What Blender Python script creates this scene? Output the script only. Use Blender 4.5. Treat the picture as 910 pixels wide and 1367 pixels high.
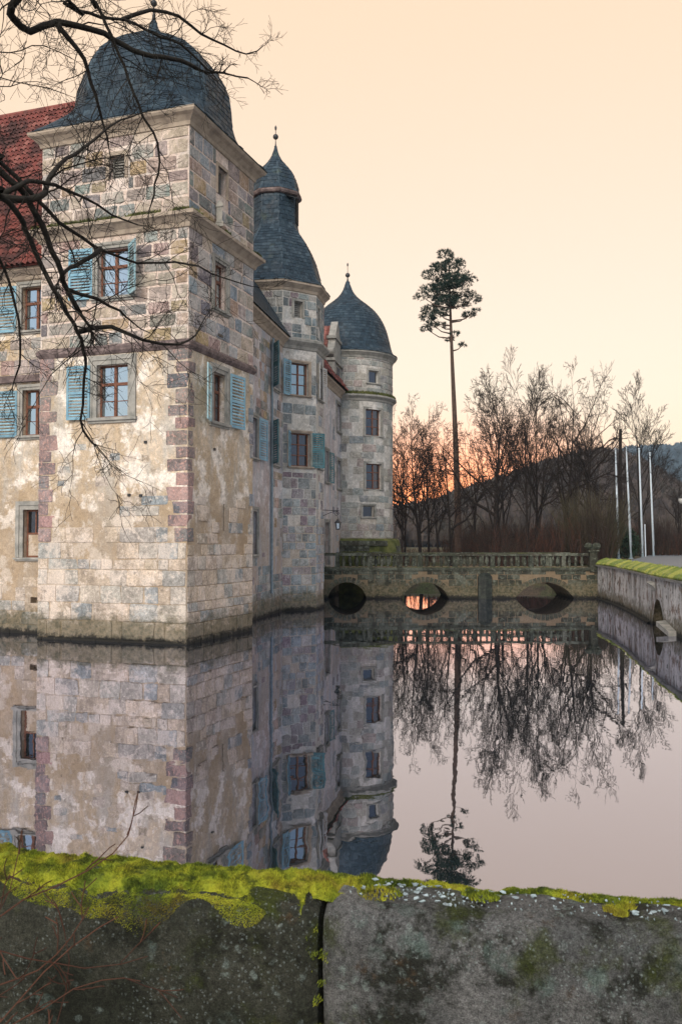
import bpy, bmesh, math, random
from mathutils import Vector, Matrix, noise

for o in list(bpy.data.objects):
    bpy.data.objects.remove(o)
sc = bpy.context.scene
COL = sc.collection
R = math.radians
rnd = random.Random(7)

# ------------------------------------------------------------------ camera
cam = bpy.data.cameras.new('camera')
cam.sensor_fit = 'VERTICAL'
cam.sensor_height = 24.0
cam.lens = 24.0 * 1219.0 / 1367.0
cam.clip_start = 0.1
cam.clip_end = 6000
cam.dof.use_dof = True
cam.dof.focus_distance = 30.0
cam.dof.aperture_fstop = 10.0
cam_o = bpy.data.objects.new('camera', cam)
COL.objects.link(cam_o)
cam_o.location = (0, 0, 3.0)
cam_o.rotation_euler = (R(90 + 1.903), 0, 0)
sc.camera = cam_o

# ------------------------------------------------------------------ sky, sun, exposure
FILL_EL, FILL_AZ = R(30), R(197)          # added soft fill standing in for sky light from behind the viewer, left
world = bpy.data.worlds.new('World')
sc.world = world
world.use_nodes = True
wt = world.node_tree
wt.nodes.clear()


def wn(t, **kw):
    n = wt.nodes.new(t)
    for k, v in kw.items():
        setattr(n, k, v)
    return n


def wl(a, b):
    wt.links.new(a, b)


def wramp(src, a, b):
    m = wn('ShaderNodeMapRange', interpolation_type='SMOOTHSTEP')
    m.inputs['From Min'].default_value = a
    m.inputs['From Max'].default_value = b
    wl(src, m.inputs['Value'])
    return m.outputs[0]


def wmix(fac, c1, c2):
    m = wn('ShaderNodeMix', data_type='RGBA')
    if isinstance(fac, float):
        m.inputs[0].default_value = fac
    else:
        wl(fac, m.inputs[0])
    for s, c in ((6, c1), (7, c2)):
        if isinstance(c, tuple):
            m.inputs[s].default_value = (*c, 1)
        else:
            wl(c, m.inputs[s])
    return m.outputs[2]


sky = wn('ShaderNodeTexSky', sky_type='NISHITA', sun_disc=False)
sky.sun_elevation = FILL_EL
sky.sun_rotation = FILL_AZ
sky.dust_density = 3.0
bg1 = wn('ShaderNodeBackground')
bg1.inputs['Strength'].default_value = 0.05
wl(sky.outputs[0], bg1.inputs['Color'])
tc = wn('ShaderNodeTexCoord')
sx = wn('ShaderNodeSeparateXYZ')
wl(tc.outputs['Generated'], sx.inputs[0])
west = wramp(sx.outputs['Y'], -0.55, 0.45)          # afterglow lies ahead, dusk blue behind
high = wramp(sx.outputs['Z'], 0.55, 1.0)
low = wramp(sx.outputs['Z'], 0.17, 0.03)
dt = wn('ShaderNodeVectorMath', operation='DOT_PRODUCT')
dt.inputs[1].default_value = (0.115, 0.993, 0.0)
wl(tc.outputs['Generated'], dt.inputs[0])
near_sun = wramp(dt.outputs['Value'], 0.972, 0.9995)
gl = wn('ShaderNodeMath', operation='MULTIPLY')
wl(low, gl.inputs[0])
wl(near_sun, gl.inputs[1])
peach = wmix(low, (0.93, 0.63, 0.325), (1.0, 0.61, 0.30))
peach = wmix(gl.outputs[0], peach, (2.8, 0.62, 0.01))
c = wmix(high, peach, (0.50, 0.46, 0.42))
c = wmix(west, (0.30, 0.37, 0.47), c)
bg2 = wn('ShaderNodeBackground')
bg2.inputs['Strength'].default_value = 0.64
wl(c, bg2.inputs['Color'])
ad = wn('ShaderNodeAddShader')
wl(bg1.outputs[0], ad.inputs[0])
wl(bg2.outputs[0], ad.inputs[1])
wo = wn('ShaderNodeOutputWorld')
wl(ad.outputs[0], wo.inputs['Surface'])

sl = bpy.data.lights.new('fill_light', 'SUN')
sl.energy = 1.5
sl.angle = R(32)
sl.color = (1.0, 0.93, 0.83)
so = bpy.data.objects.new('fill_light', sl)
COL.objects.link(so)
sdir = Vector((math.sin(FILL_AZ) * math.cos(FILL_EL), math.cos(FILL_AZ) * math.cos(FILL_EL), math.sin(FILL_EL)))
so.rotation_euler = sdir.to_track_quat('Z', 'Y').to_euler()
so.location = sdir * 60

sc.view_settings.view_transform = 'Standard'
sc.view_settings.look = 'None'
sc.view_settings.exposure = 0.7
sc.view_settings.gamma = 1.0
sc.view_settings.use_curve_mapping = False
sc.render.engine = 'CYCLES'
sc.cycles.max_bounces = 6
sc.cycles.diffuse_bounces = 3
sc.cycles.glossy_bounces = 3
sc.cycles.transparent_max_bounces = 6


# ------------------------------------------------------------------ materials
class NT:
    def __init__(s, name):
        s.m = bpy.data.materials.new(name)
        s.m.use_nodes = True
        s.t = s.m.node_tree
        s.t.nodes.clear()
        s.out = s.n('ShaderNodeOutputMaterial')
        s.p = None

    def n(s, t, **kw):
        nd = s.t.nodes.new(t)
        for k, v in kw.items():
            setattr(nd, k, v)
        return nd

    def lk(s, a, b):
        s.t.links.new(a, b)

    def pos(s):
        if s.p is None:
            s.p = s.n('ShaderNodeNewGeometry')
        return s.p.outputs['Position']

    def island(s):
        s.pos()
        return s.p.outputs['Random Per Island']

    def orand(s):
        return s.n('ShaderNodeObjectInfo').outputs['Random']

    def noise(s, scale, detail=5, rough=0.6, vec=None, stretch=None, off=None):
        v = vec or s.pos()
        if stretch or off:
            mp = s.n('ShaderNodeMapping')
            if stretch:
                mp.inputs['Scale'].default_value = stretch
            if off:
                mp.inputs['Location'].default_value = off
            s.lk(v, mp.inputs['Vector'])
            v = mp.outputs[0]
        nz = s.n('ShaderNodeTexNoise')
        nz.inputs['Scale'].default_value = scale
        nz.inputs['Detail'].default_value = detail
        nz.inputs['Roughness'].default_value = rough
        s.lk(v, nz.inputs['Vector'])
        return nz.outputs['Fac']

    def rng(s, src, a, b, c=0.0, d=1.0, smooth=True):
        m = s.n('ShaderNodeMapRange')
        if smooth:
            m.interpolation_type = 'SMOOTHSTEP'
        m.inputs['From Min'].default_value = a
        m.inputs['From Max'].default_value = b
        m.inputs['To Min'].default_value = c
        m.inputs['To Max'].default_value = d
        s.lk(src, m.inputs['Value'])
        return m.outputs[0]

    def math(s, op, a, b):
        m = s.n('ShaderNodeMath', operation=op)
        for i, v in enumerate((a, b)):
            if isinstance(v, (int, float)):
                m.inputs[i].default_value = v
            else:
                s.lk(v, m.inputs[i])
        return m.outputs[0]

    def mix(s, fac, a, b, blend='MIX'):
        m = s.n('ShaderNodeMix', data_type='RGBA', blend_type=blend)
        if isinstance(fac, (int, float)):
            m.inputs[0].default_value = fac
        else:
            s.lk(fac, m.inputs[0])
        for i, cc in ((6, a), (7, b)):
            if isinstance(cc, tuple):
                m.inputs[i].default_value = (*cc, 1)
            else:
                s.lk(cc, m.inputs[i])
        return m.outputs[2]

    def ramp(s, src, cols, interp='LINEAR'):
        r = s.n('ShaderNodeValToRGB')
        r.color_ramp.interpolation = interp
        e = r.color_ramp.elements
        n = len(cols)
        e[0].position = 0
        e[0].color = (*cols[0], 1)
        e[1].position = (n - 1) / n if interp == 'CONSTANT' else 1
        e[1].color = (*cols[-1], 1)
        for i in range(1, n - 1):
            k = e.new(i / n if interp == 'CONSTANT' else i / (n - 1))
            k.color = (*cols[i], 1)
        s.lk(src, r.inputs[0])
        return r.outputs[0]

    def z(s):
        sp = s.n('ShaderNodeSeparateXYZ')
        s.lk(s.pos(), sp.inputs[0])
        return sp.outputs['Z']

    def scalec(s, col, val):
        """multiply a colour by a scalar socket"""
        v = s.n('ShaderNodeVectorMath', operation='SCALE')
        s.lk(col, v.inputs[0])
        s.lk(val, v.inputs['Scale'])
        return v.outputs[0]

    def done(s, col, rough=0.85, bump=None, bs=0.3, bd=0.02, spec=0.3):
        b = s.n('ShaderNodeBsdfPrincipled')
        if isinstance(col, tuple):
            b.inputs['Base Color'].default_value = (*col, 1)
        else:
            s.lk(col, b.inputs['Base Color'])
        if isinstance(rough, (int, float)):
            b.inputs['Roughness'].default_value = rough
        else:
            s.lk(rough, b.inputs['Roughness'])
        b.inputs['Specular IOR Level'].default_value = spec
        if bump is not None:
            bp = s.n('ShaderNodeBump')
            bp.inputs['Strength'].default_value = bs
            bp.inputs['Distance'].default_value = bd
            s.lk(bump, bp.inputs['Height'])
            s.lk(bp.outputs[0], b.inputs['Normal'])
        s.lk(b.outputs[0], s.out.inputs['Surface'])
        return s.m


def algae(t, col, top=0.78):
    """green-black tide stain just above the water"""
    nz = t.noise(2.6, 9, 0.74, stretch=(1, 1, 1.3))
    zz = t.math('ADD', t.z(), t.rng(nz, 0.25, 0.75, -0.45, 0.45, False))
    z2 = t.math('ADD', t.z(), t.rng(t.noise(5.0, 7, 0.75, off=(3, 3, 3)), 0.25, 0.75, -0.16, 0.16, False))
    tint = t.mix(t.rng(t.noise(6.5, 7, 0.75, off=(1, 6, 2)), 0.38, 0.62), (0.045, 0.045, 0.022), (0.16, 0.13, 0.08))
    col = t.mix(t.rng(zz, top + 0.25, top - 0.3, 0.0, 0.82), col, tint)
    return t.mix(t.rng(z2, 0.24, 0.06), col, (0.016, 0.015, 0.012))


def stone_mat(name, cols, smear=(0.50, 0.40, 0.34), smear_amt=0.6, water=True, dark=(0.07, 0.068, 0.062), dark_amt=0.6, sscale=5.0, wash=0.28):
    t = NT(name)
    c = t.ramp(t.orand(), cols)
    c = t.scalec(c, t.rng(t.noise(1.6, 6), 0.25, 0.75, 0.62, 1.16))
    n2 = t.noise(sscale, 8, 0.72, off=(3, 1, 7))
    c = t.mix(t.math('MULTIPLY', t.rng(n2, 0.52, 0.62), smear_amt), c, smear)
    n6 = t.noise(11, 6, 0.7, off=(7, 2, 4))
    c = t.scalec(c, t.rng(n6, 0.3, 0.7, 0.68, 1.2))
    n3 = t.noise(3.1, 8, 0.72, off=(11, 5, 2))
    c = t.mix(t.math('MULTIPLY', t.rng(n3, 0.58, 0.72), dark_amt), c, dark)
    nA = t.noise(1.15, 10, 0.7, off=(5, 9, 3))
    c = t.mix(t.math('MULTIPLY', t.rng(nA, 0.50, 0.58), wash), c, smear)
    n9 = t.noise(4.5, 10, 0.78, off=(6, 1, 9))
    c = t.mix(t.rng(n9, 0.57, 0.69, 0, 0.7), c, dark)
    fine = t.noise(38, 4, 0.7)
    c = t.scalec(c, t.rng(fine, 0.25, 0.75, 0.66, 1.3))
    if water:
        c = algae(t, c)
    return t.done(c, 0.9, t.math('ADD', fine, t.math('MULTIPLY', n2, 1.5)), 0.5, 0.02)


def plaster_mat(name, base, pale, brown, grey, water=True, streak=None):
    t = NT(name)
    n1 = t.noise(0.9, 9, 0.68)
    n2 = t.noise(1.15, 10, 0.7, off=(5, 9, 3))
    n3 = t.noise(2.4, 9, 0.72, off=(1, 4, 8))
    n4 = t.noise(0.9, 8, 0.66, stretch=(1.3, 1.3, 0.35), off=(2, 2, 2))
    fine = t.noise(26, 6, 0.72)
    c = t.mix(t.rng(n1, 0.36, 0.62), base, brown)
    c = t.mix(t.math('MULTIPLY', t.rng(n4, 0.46, 0.62), 0.75), c, grey)
    c = t.mix(t.math('MULTIPLY', t.rng(n2, 0.50, 0.58), 0.85), c, pale)
    n7 = t.noise(7.0, 7, 0.72, off=(4, 4, 4))
    c = t.mix(t.math('MULTIPLY', t.rng(n7, 0.55, 0.66), 0.5), c, pale)
    c = t.mix(t.math('MULTIPLY', t.rng(n3, 0.57, 0.66), 0.6), c, (0.24, 0.19, 0.14))
    c = t.scalec(c, t.rng(n7, 0.3, 0.7, 1.2, 0.76))
    n8 = t.noise(4.5, 10, 0.78, off=(6, 1, 9))
    c = t.mix(t.rng(n8, 0.57, 0.69, 0, 0.75), c, (.12, .10, .075))
    zz = t.math('ADD', t.z(), t.rng(n2, 0.3, 0.7, -1.0, 1.0, False))
    c = t.mix(t.rng(zz, 5.4, 3.2, 0.0, 0.55), c, (0.27, 0.19, 0.115))
    if streak:
        n5 = t.noise(1.6, 6, 0.65, stretch=(1.0, 1.0, 0.13), off=(7, 3, 1))
        c = t.mix(t.math('MULTIPLY', t.rng(n5, 0.48, 0.66), 0.8), c, streak)
    c = t.scalec(c, t.rng(fine, 0.25, 0.75, 0.76, 1.22))
    if water:
        c = algae(t, c)
    return t.done(c, 0.92, t.math('ADD', fine, t.math('MULTIPLY', n2, 4.0)), 0.45, 0.02)


def simple_mat(name, cols, scale=8, rough=0.8, bs=0.3, island=False, spec=0.3, obj=False, bd=0.01):
    t = NT(name)
    n = t.noise(scale, 6, 0.65)
    c = t.ramp(t.rng(n, 0.28, 0.72), cols)
    if island or obj:
        c = t.scalec(c, t.rng(t.island() if island else t.orand(), 0, 1, 0.6, 1.4, False))
    return t.done(c, rough, t.noise(scale * 4, 4), bs, bd, spec)


M = {}
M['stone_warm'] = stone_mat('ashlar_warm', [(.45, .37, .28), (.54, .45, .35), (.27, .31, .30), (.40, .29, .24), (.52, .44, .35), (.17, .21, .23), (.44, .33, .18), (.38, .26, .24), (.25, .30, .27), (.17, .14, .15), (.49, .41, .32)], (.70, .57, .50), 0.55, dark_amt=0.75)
M['stone_skylit'] = stone_mat('ashlar_skylit_blue', [(.32, .38, .41), (.50, .46, .42), (.21, .28, .33), (.42, .34, .32), (.28, .33, .37), (.52, .47, .41), (.19, .17, .20), (.33, .40, .45)], (.66, .58, .54), 0.55, dark_amt=0.75)  # bluish skylight on the side faces is put into the stone colour
M['quoin'] = stone_mat('quoin_red', [(.32, .22, .20), (.16, .17, .18), (.38, .28, .26), (.22, .21, .20), (.40, .24, .22), (.14, .15, .17), (.30, .26, .23), (.24, .18, .18)], (.60, .35, .29), 0.8, dark=(.09, .095, .11), dark_amt=0.9, sscale=13.0)
M['stone_base'] = stone_mat('plinth_stone', [(.60, .49, .37), (.52, .42, .32), (.64, .52, .41), (.48, .39, .29), (.40, .40, .37), (.58, .46, .36), (.28, .31, .32), (.55, .47, .38)], (.70, .60, .51), 0.6, dark_amt=0.85, wash=0.6)
M['stone_stair'] = stone_mat('stair_tower_stone', [(.20, .25, .26), (.38, .38, .35), (.17, .22, .24), (.30, .33, .32), (.24, .18, .20), (.42, .40, .36), (.13, .16, .17), (.27, .32, .34)], (.50, .49, .47), 0.5, dark_amt=0.6)
M['stone_round'] = stone_mat('round_tower_stone', [(.43, .40, .34), (.29, .33, .32), (.48, .43, .36), (.34, .37, .35), (.40, .32, .29), (.25, .29, .30)], (.55, .51, .46), 0.5)
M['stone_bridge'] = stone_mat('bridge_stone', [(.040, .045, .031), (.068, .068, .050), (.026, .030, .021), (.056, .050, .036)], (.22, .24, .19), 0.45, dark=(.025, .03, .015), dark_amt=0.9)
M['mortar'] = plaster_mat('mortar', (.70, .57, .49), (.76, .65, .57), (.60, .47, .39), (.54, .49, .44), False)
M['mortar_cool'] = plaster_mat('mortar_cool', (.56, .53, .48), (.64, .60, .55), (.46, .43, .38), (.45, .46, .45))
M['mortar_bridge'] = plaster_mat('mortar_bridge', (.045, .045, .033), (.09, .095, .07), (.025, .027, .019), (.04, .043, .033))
M['plaster'] = plaster_mat('plaster_cream', (.64, .52, .39), (.82, .74, .65), (.47, .36, .24), (.47, .44, .39))
M['plaster_blue'] = plaster_mat('plaster_weathered', (.56, .53, .52), (.66, .61, .59), (.46, .38, .36), (.38, .42, .45), streak=(.33, .38, .44))
M['trim'] = simple_mat('trim_sandstone', [(.26, .21, .17), (.38, .31, .24), (.45, .37, .29)], 3.0, 0.9, 0.5)
M['trim_grey'] = simple_mat('trim_grey_stone', [(.20, .20, .18), (.30, .29, .26), (.38, .36, .32)], 3.0, 0.9, 0.5)
M['band'] = simple_mat('band_red_sandstone', [(.085, .065, .062), (.14, .105, .10), (.26, .20, .185)], 4.0, 0.9, 0.5)


def slate_mat():
    t = NT('slate')
    c = t.ramp(t.island(), [(.012, .024, .036), (.027, .050, .070), (.018, .034, .050), (.048, .076, .098)])
    n = t.noise(1.2, 6)
    c = t.mix(t.rng(n, 0.60, 0.75, 0, 0.45), c, (.075, .095, .055))
    c = t.scalec(c, t.rng(t.noise(9, 5), 0.25, 0.75, 0.75, 1.25))
    return t.done(c, t.rng(t.noise(4, 3), 0.3, 0.7, 0.5, 0.8), t.noise(30, 4), 0.3, 0.01, 0.3)


def tile_mat():
    t = NT('roof_tile')
    c = t.ramp(t.island(), [(.16, .055, .046), (.30, .095, .078), (.22, .07, .056), (.38, .16, .13)])
    c = t.mix(t.rng(t.noise(1.0, 7), 0.45, 0.62, 0, 0.75), c, (.055, .038, .036))
    return t.done(c, 0.85, t.noise(30, 4), 0.3, 0.01)


M['slate'] = slate_mat()
M['tile'] = tile_mat()
def paint_mat(name, a, b, worn):
    t = NT(name)
    c = t.mix(t.rng(t.noise(3.0, 6, 0.7), 0.35, 0.65), a, b)
    c = t.scalec(c, t.rng(t.orand(), 0, 1, 0.78, 1.18, False))
    c = t.mix(t.rng(t.noise(14, 7, 0.75, stretch=(1, 1, .5)), 0.57, 0.66, 0, 0.75), c, worn)
    c = t.mix(t.rng(t.noise(1.7, 7, 0.7, stretch=(1.5, 1.5, .3)), 0.5, 0.68, 0, 0.5), c, (.13, .17, .18))
    return t.done(c, 0.65, t.noise(40, 4), 0.3, 0.005)


M['shutter'] = paint_mat('shutter_blue', (.16, .32, .42), (.25, .44, .53), (.38, .43, .43))
M['shutter_pale'] = paint_mat('shutter_pale_teal', (.28, .48, .54), (.40, .58, .62), (.45, .48, .46))
M['shutter_dark'] = paint_mat('shutter_teal', (.05, .14, .16), (.10, .24, .27), (.16, .20, .19))
M['shutter_white'] = simple_mat('shutter_grey_white', [(.38, .38, .37), (.55, .54, .52)], 7, 0.7, 0.2)
M['wood'] = simple_mat('window_wood', [(.11, .042, .025), (.17, .07, .042), (.23, .10, .06)], 9, 0.55, 0.2)
M['lead'] = simple_mat('dark_metal', [(.018, .02, .022), (.05, .055, .06)], 12, 0.5, 0.2, spec=0.5)
M['iron'] = simple_mat('wrought_iron', [(.01, .01, .011), (.025, .025, .027)], 12, 0.5, 0.2, spec=0.5)
M['zinc'] = simple_mat('zinc_pipe', [(.14, .19, .22), (.24, .30, .33)], 8, 0.5, 0.2, spec=0.5)
M['pole'] = simple_mat('pole_white_metal', [(.50, .58, .64), (.62, .70, .76)], 6, 0.35, 0.1, spec=0.5)
M['dark'] = simple_mat('dark_interior', [(.010, .010, .010), (.02, .018, .016)], 3, 0.9, 0.1)
M['louvre'] = simple_mat('louvre_grey_wood', [(.16, .155, .14), (.27, .26, .24)], 9, 0.8, 0.3)
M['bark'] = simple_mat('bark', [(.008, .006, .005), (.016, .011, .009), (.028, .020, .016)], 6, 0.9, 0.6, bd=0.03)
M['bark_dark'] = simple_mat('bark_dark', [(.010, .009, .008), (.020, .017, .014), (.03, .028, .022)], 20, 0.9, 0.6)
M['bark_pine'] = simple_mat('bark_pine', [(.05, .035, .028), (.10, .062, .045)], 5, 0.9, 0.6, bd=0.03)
M['needles'] = simple_mat('pine_needles', [(.010, .022, .018), (.02, .040, .030), (.03, .055, .042)], 1.2, 0.8, 0.0, island=True)
M['evergreen'] = simple_mat('evergreen_leaves', [(.008, .022, .012), (.02, .045, .022)], 3, 0.7, 0.0, island=True)
M['brush'] = simple_mat('brown_brush', [(.018, .012, .010), (.036, .024, .019), (.042, .032, .022)], 0.25, 0.9, 0.0, island=True)
M['brush_red'] = simple_mat('red_brown_leaves', [(.045, .018, .012), (.08, .034, .021)], 0.3, 0.9, 0.0, island=True)
M['brush_olive'] = simple_mat('olive_stems', [(.035, .032, .018), (.06, .052, .030), (.07, .054, .034)], 0.8, 0.9, 0.0, island=True)
M['forest'] = simple_mat('bare_forest', [(.028, .021, .018), (.052, .038, .031), (.046, .040, .030)], 0.03, 0.95, 0.0, island=True)
M['moss_dark'] = simple_mat('dark_moss', [(.035, .042, .014), (.085, .095, .025), (.15, .15, .05)], 1.5, 0.95, 0.5, island=False)
M['forest_far_hazed'] = simple_mat('far_forest_hazed', [(.03, .05, .065), (.05, .075, .095)], 0.01, 0.95, 0.0, island=True)  # blue of the distance haze is painted into this colour
M['asphalt'] = simple_mat('asphalt_wet', [(.06, .085, .115), (.095, .125, .16)], 2.0, 0.5, 0.2, spec=0.5)
M['bed'] = simple_mat('moat_mud', [(.02, .02, .012), (.035, .03, .02)], 1.0, 0.9, 0.3)


def ground_mat():
    t = NT('ground_winter_grass')
    n = t.noise(0.35, 8, 0.65)
    c = t.mix(t.rng(n, 0.4, 0.6), (.055, .065, .025), (.085, .065, .04))
    c = t.mix(t.rng(t.noise(1.7, 6), 0.55, 0.7), c, (.045, .035, .024))
    c = t.scalec(c, t.rng(t.noise(14, 5), 0.25, 0.75, 0.6, 1.4))
    return t.done(c, 0.95, t.noise(9, 6), 0.6, 0.08)


def moss_mat():
    t = NT('moss')
    n = t.noise(5.5, 6, 0.65)
    c = t.ramp(t.rng(n, 0.3, 0.72), [(.06, .10, .012), (.22, .27, .02), (.40, .41, .03), (.22, .17, .025)])
    c = t.mix(t.rng(t.noise(14, 6, 0.7, off=(2, 5, 1)), 0.48, 0.62, 0, 0.85), c, (.035, .055, .010))
    c = t.mix(t.rng(t.noise(3.2, 6, 0.7, off=(6, 5, 1)), 0.56, 0.68, 0, 0.7), c, (.17, .10, .018))
    c = t.scalec(c, t.rng(t.island(), 0, 1, 0.5, 1.4, False))
    return t.done(c, 0.95, t.noise(160, 5, 0.7), 1.0, 0.01)


def moss_bank_mat():
    t = NT('moss_on_coping')
    n = t.noise(0.9, 7, 0.65)
    c = t.mix(t.rng(n, 0.42, 0.56), (.16, .22, .04), (.36, .37, .08))
    c = t.mix(t.rng(t.noise(2.6, 7, 0.7), 0.56, 0.68), c, (.30, .28, .22))
    fine = t.noise(22, 5)
    c = t.scalec(c, t.rng(fine, 0.25, 0.75, 0.6, 1.4))
    return t.done(c, 0.95, fine, 0.8, 0.04)


def old_wall_mat():
    """right-hand moat wall: grey cement skin with brown losses"""
    t = NT('moat_wall_render')
    c = t.mix(t.rng(t.noise(0.9, 7), 0.35, 0.65), (.42, .41, .40), (.60, .58, .56))
    st = t.noise(1.8, 6, 0.65, stretch=(1, 1, 0.2))
    c = t.mix(t.rng(st, 0.47, 0.64, 0, 0.8), c, (.15, .145, .13))
    c = t.mix(t.rng(t.noise(1.5, 8, 0.72, off=(4, 4, 9)), 0.51, 0.58, 0, 0.85), c, (.16, .10, .07))
    c = t.mix(t.rng(t.noise(3.7, 8, 0.7, off=(9, 2, 1)), 0.555, 0.62, 0, 0.85), c, (.04, .042, .03))
    fine = t.noise(20, 5, 0.7)
    c = t.scalec(c, t.rng(fine, 0.25, 0.75, 0.75, 1.25))
    c = algae(t, c, 0.5)
    return t.done(c, 0.92, t.math('ADD', fine, t.math('MULTIPLY', st, 2.0)), 0.6, 0.03)


def block_mat(name, base, base2, mossy, lichen_amt, cover=0.62):
    t = NT(name)
    n1 = t.noise(3.0, 8, 0.68)
    c = t.mix(t.rng(n1, 0.35, 0.65), base, base2)
    n2 = t.noise(4.2, 8, 0.7, off=(2, 7, 5))
    c = t.mix(t.rng(n2, 0.50, 0.60, 0, 0.9), c, (.018, .020, .012))
    n4 = t.noise(2.2, 7, 0.7, off=(8, 1, 3))
    c = t.mix(t.rng(n4, 0.52, 0.64, 0, mossy), c, (.055, .070, .010))
    n5 = t.noise(6.0, 6, 0.7, off=(1, 8, 6))
    c = t.mix(t.rng(n5, 0.60, 0.70, 0, 0.7), c, (.10, .06, .03))
    for sc_, off, amt, lc in ((26, (0, 0, 0), 0.6, (.26, .32, .29)), (90, (3, 3, 3), 0.55, (.36, .42, .40)), (9, (5, 1, 1), 0.65, (.15, .21, .185))):
        v = t.n('ShaderNodeTexVoronoi')
        v.inputs['Scale'].default_value = sc_
        mp = t.n('ShaderNodeMapping')
        mp.inputs['Location'].default_value = off
        t.lk(t.pos(), mp.inputs[0])
        wob = t.n('ShaderNodeTexNoise')
        wob.inputs['Scale'].default_value = sc_ * 0.8
        wob.inputs['Detail'].default_value = 4
        t.lk(mp.outputs[0], wob.inputs['Vector'])
        va = t.n('ShaderNodeVectorMath', operation='MULTIPLY_ADD')
        t.lk(wob.outputs['Color'], va.inputs[0])
        va.inputs[1].default_value = (1.4 / sc_,) * 3
        t.lk(mp.outputs[0], va.inputs[2])
        t.lk(va.outputs[0], v.inputs['Vector'])
        sp = t.n('ShaderNodeSeparateXYZ')
        t.lk(v.outputs['Color'], sp.inputs[0])
        spot = t.math('MULTIPLY', t.rng(v.outputs['Distance'], 0.42, 0.25), t.rng(sp.outputs[0], cover, cover + 0.1))
        spot = t.math('MULTIPLY', spot, t.rng(t.noise(3.3, 5, 0.6, off=(off[0] + 4, 2, 2)), 0.42, 0.6))
        spot = t.math('MULTIPLY', spot, t.rng(t.noise(sc_ * 2.6, 4, 0.75), 0.38, 0.55))
        c = t.mix(t.math('MULTIPLY', spot, amt * lichen_amt), c, lc)
    fine = t.noise(60, 8, 0.8)
    grain = t.noise(230, 3, 0.7)
    c = t.scalec(c, t.rng(fine, 0.3, 0.7, 0.45, 1.5))
    c = t.scalec(c, t.rng(grain, 0.3, 0.7, 0.6, 1.4))
    return t.done(c, 0.95, t.math('ADD', t.math('ADD', fine, grain), t.math('MULTIPLY', n2, 3.0)), 1.0, 0.015)


def glass_mat(name, refl, tint, base):
    t = NT(name)
    d = t.n('ShaderNodeBsdfDiffuse')
    d.inputs['Color'].default_value = (*base, 1)
    g = t.n('ShaderNodeBsdfGlossy')
    g.inputs['Roughness'].default_value = 0.06
    g.inputs['Color'].default_value = (*tint, 1)
    bp = t.n('ShaderNodeBump')
    bp.inputs['Strength'].default_value = 0.15
    bp.inputs['Distance'].default_value = 0.02
    t.lk(t.noise(3.5, 2), bp.inputs['Height'])
    t.lk(bp.outputs[0], g.inputs['Normal'])
    mx = t.n('ShaderNodeMixShader')
    lw = t.n('ShaderNodeLayerWeight')
    lw.inputs['Blend'].default_value = 0.3
    t.lk(t.rng(lw.outputs['Facing'], 0, 1, refl, min(1, refl + 0.35), False), mx.inputs[0])
    t.lk(d.outputs[0], mx.inputs[1])
    t.lk(g.outputs[0], mx.inputs[2])
    t.lk(mx.outputs[0], t.out.inputs['Surface'])
    return t.m


def water_mat():
    t = NT('moat_water')
    d = t.n('ShaderNodeBsdfDiffuse')
    d.inputs['Color'].default_value = (.012, .018, .018, 1)
    g = t.n('ShaderNodeBsdfGlossy')
    g.inputs['Roughness'].default_value = 0.012
    g.inputs['Color'].default_value = (.85, .86, 1.0, 1)
    bp = t.n('ShaderNodeBump')
    bp.inputs['Strength'].default_value = 0.045
    bp.inputs['Distance'].default_value = 0.06
    nz = t.math('ADD', t.noise(1.1, 3, 0.5, stretch=(1, 0.6, 1)), t.math('MULTIPLY', t.noise(5.0, 2, 0.5, stretch=(1, 0.5, 1)), 0.15))
    t.lk(nz, bp.inputs['Height'])
    t.lk(bp.outputs[0], g.inputs['Normal'])
    fr = t.n('ShaderNodeFresnel')
    fr.inputs['IOR'].default_value = 2.3
    mx = t.n('ShaderNodeMixShader')
    t.lk(t.rng(fr.outputs[0], 0.1, 0.75, 0.38, 0.95, False), mx.inputs[0])
    t.lk(d.outputs[0], mx.inputs[1])
    t.lk(g.outputs[0], mx.inputs[2])
    t.lk(mx.outputs[0], t.out.inputs['Surface'])
    return t.m


M['wet_stone'] = simple_mat('wet_dark_stone', [(.010, .012, .010), (.022, .026, .021), (.05, .055, .042)], 4.0, 0.6, 0.6)
M['ground'] = ground_mat()
M['moss'] = moss_mat()
M['moss_bank'] = moss_bank_mat()
M['moat_wall'] = old_wall_mat()
M['block_dark'] = block_mat('mossy_block', (.030, .034, .022), (.075, .075, .056), 0.9, 0.9, 0.5)
M['block_grey'] = block_mat('lichened_block', (.12, .122, .118), (.22, .218, .212), 0.8, 1.0, 0.4)
M['lichen'] = simple_mat('pale_lichen', [(.22, .28, .29), (.36, .43, .45)], 30, 0.9, 0.3, island=True)
M['glass_bright'] = glass_mat('pane_bright', 0.5, (.80, .93, 1.0), (.05, .06, .065))
M['glass_mid'] = glass_mat('pane_mid', 0.35, (.8, .95, 1.0), (.04, .05, .06))
M['glass_dark'] = glass_mat('pane_dark', 0.08, (.8, .85, 1.0), (.012, .012, .012))
M['water'] = water_mat()


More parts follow.
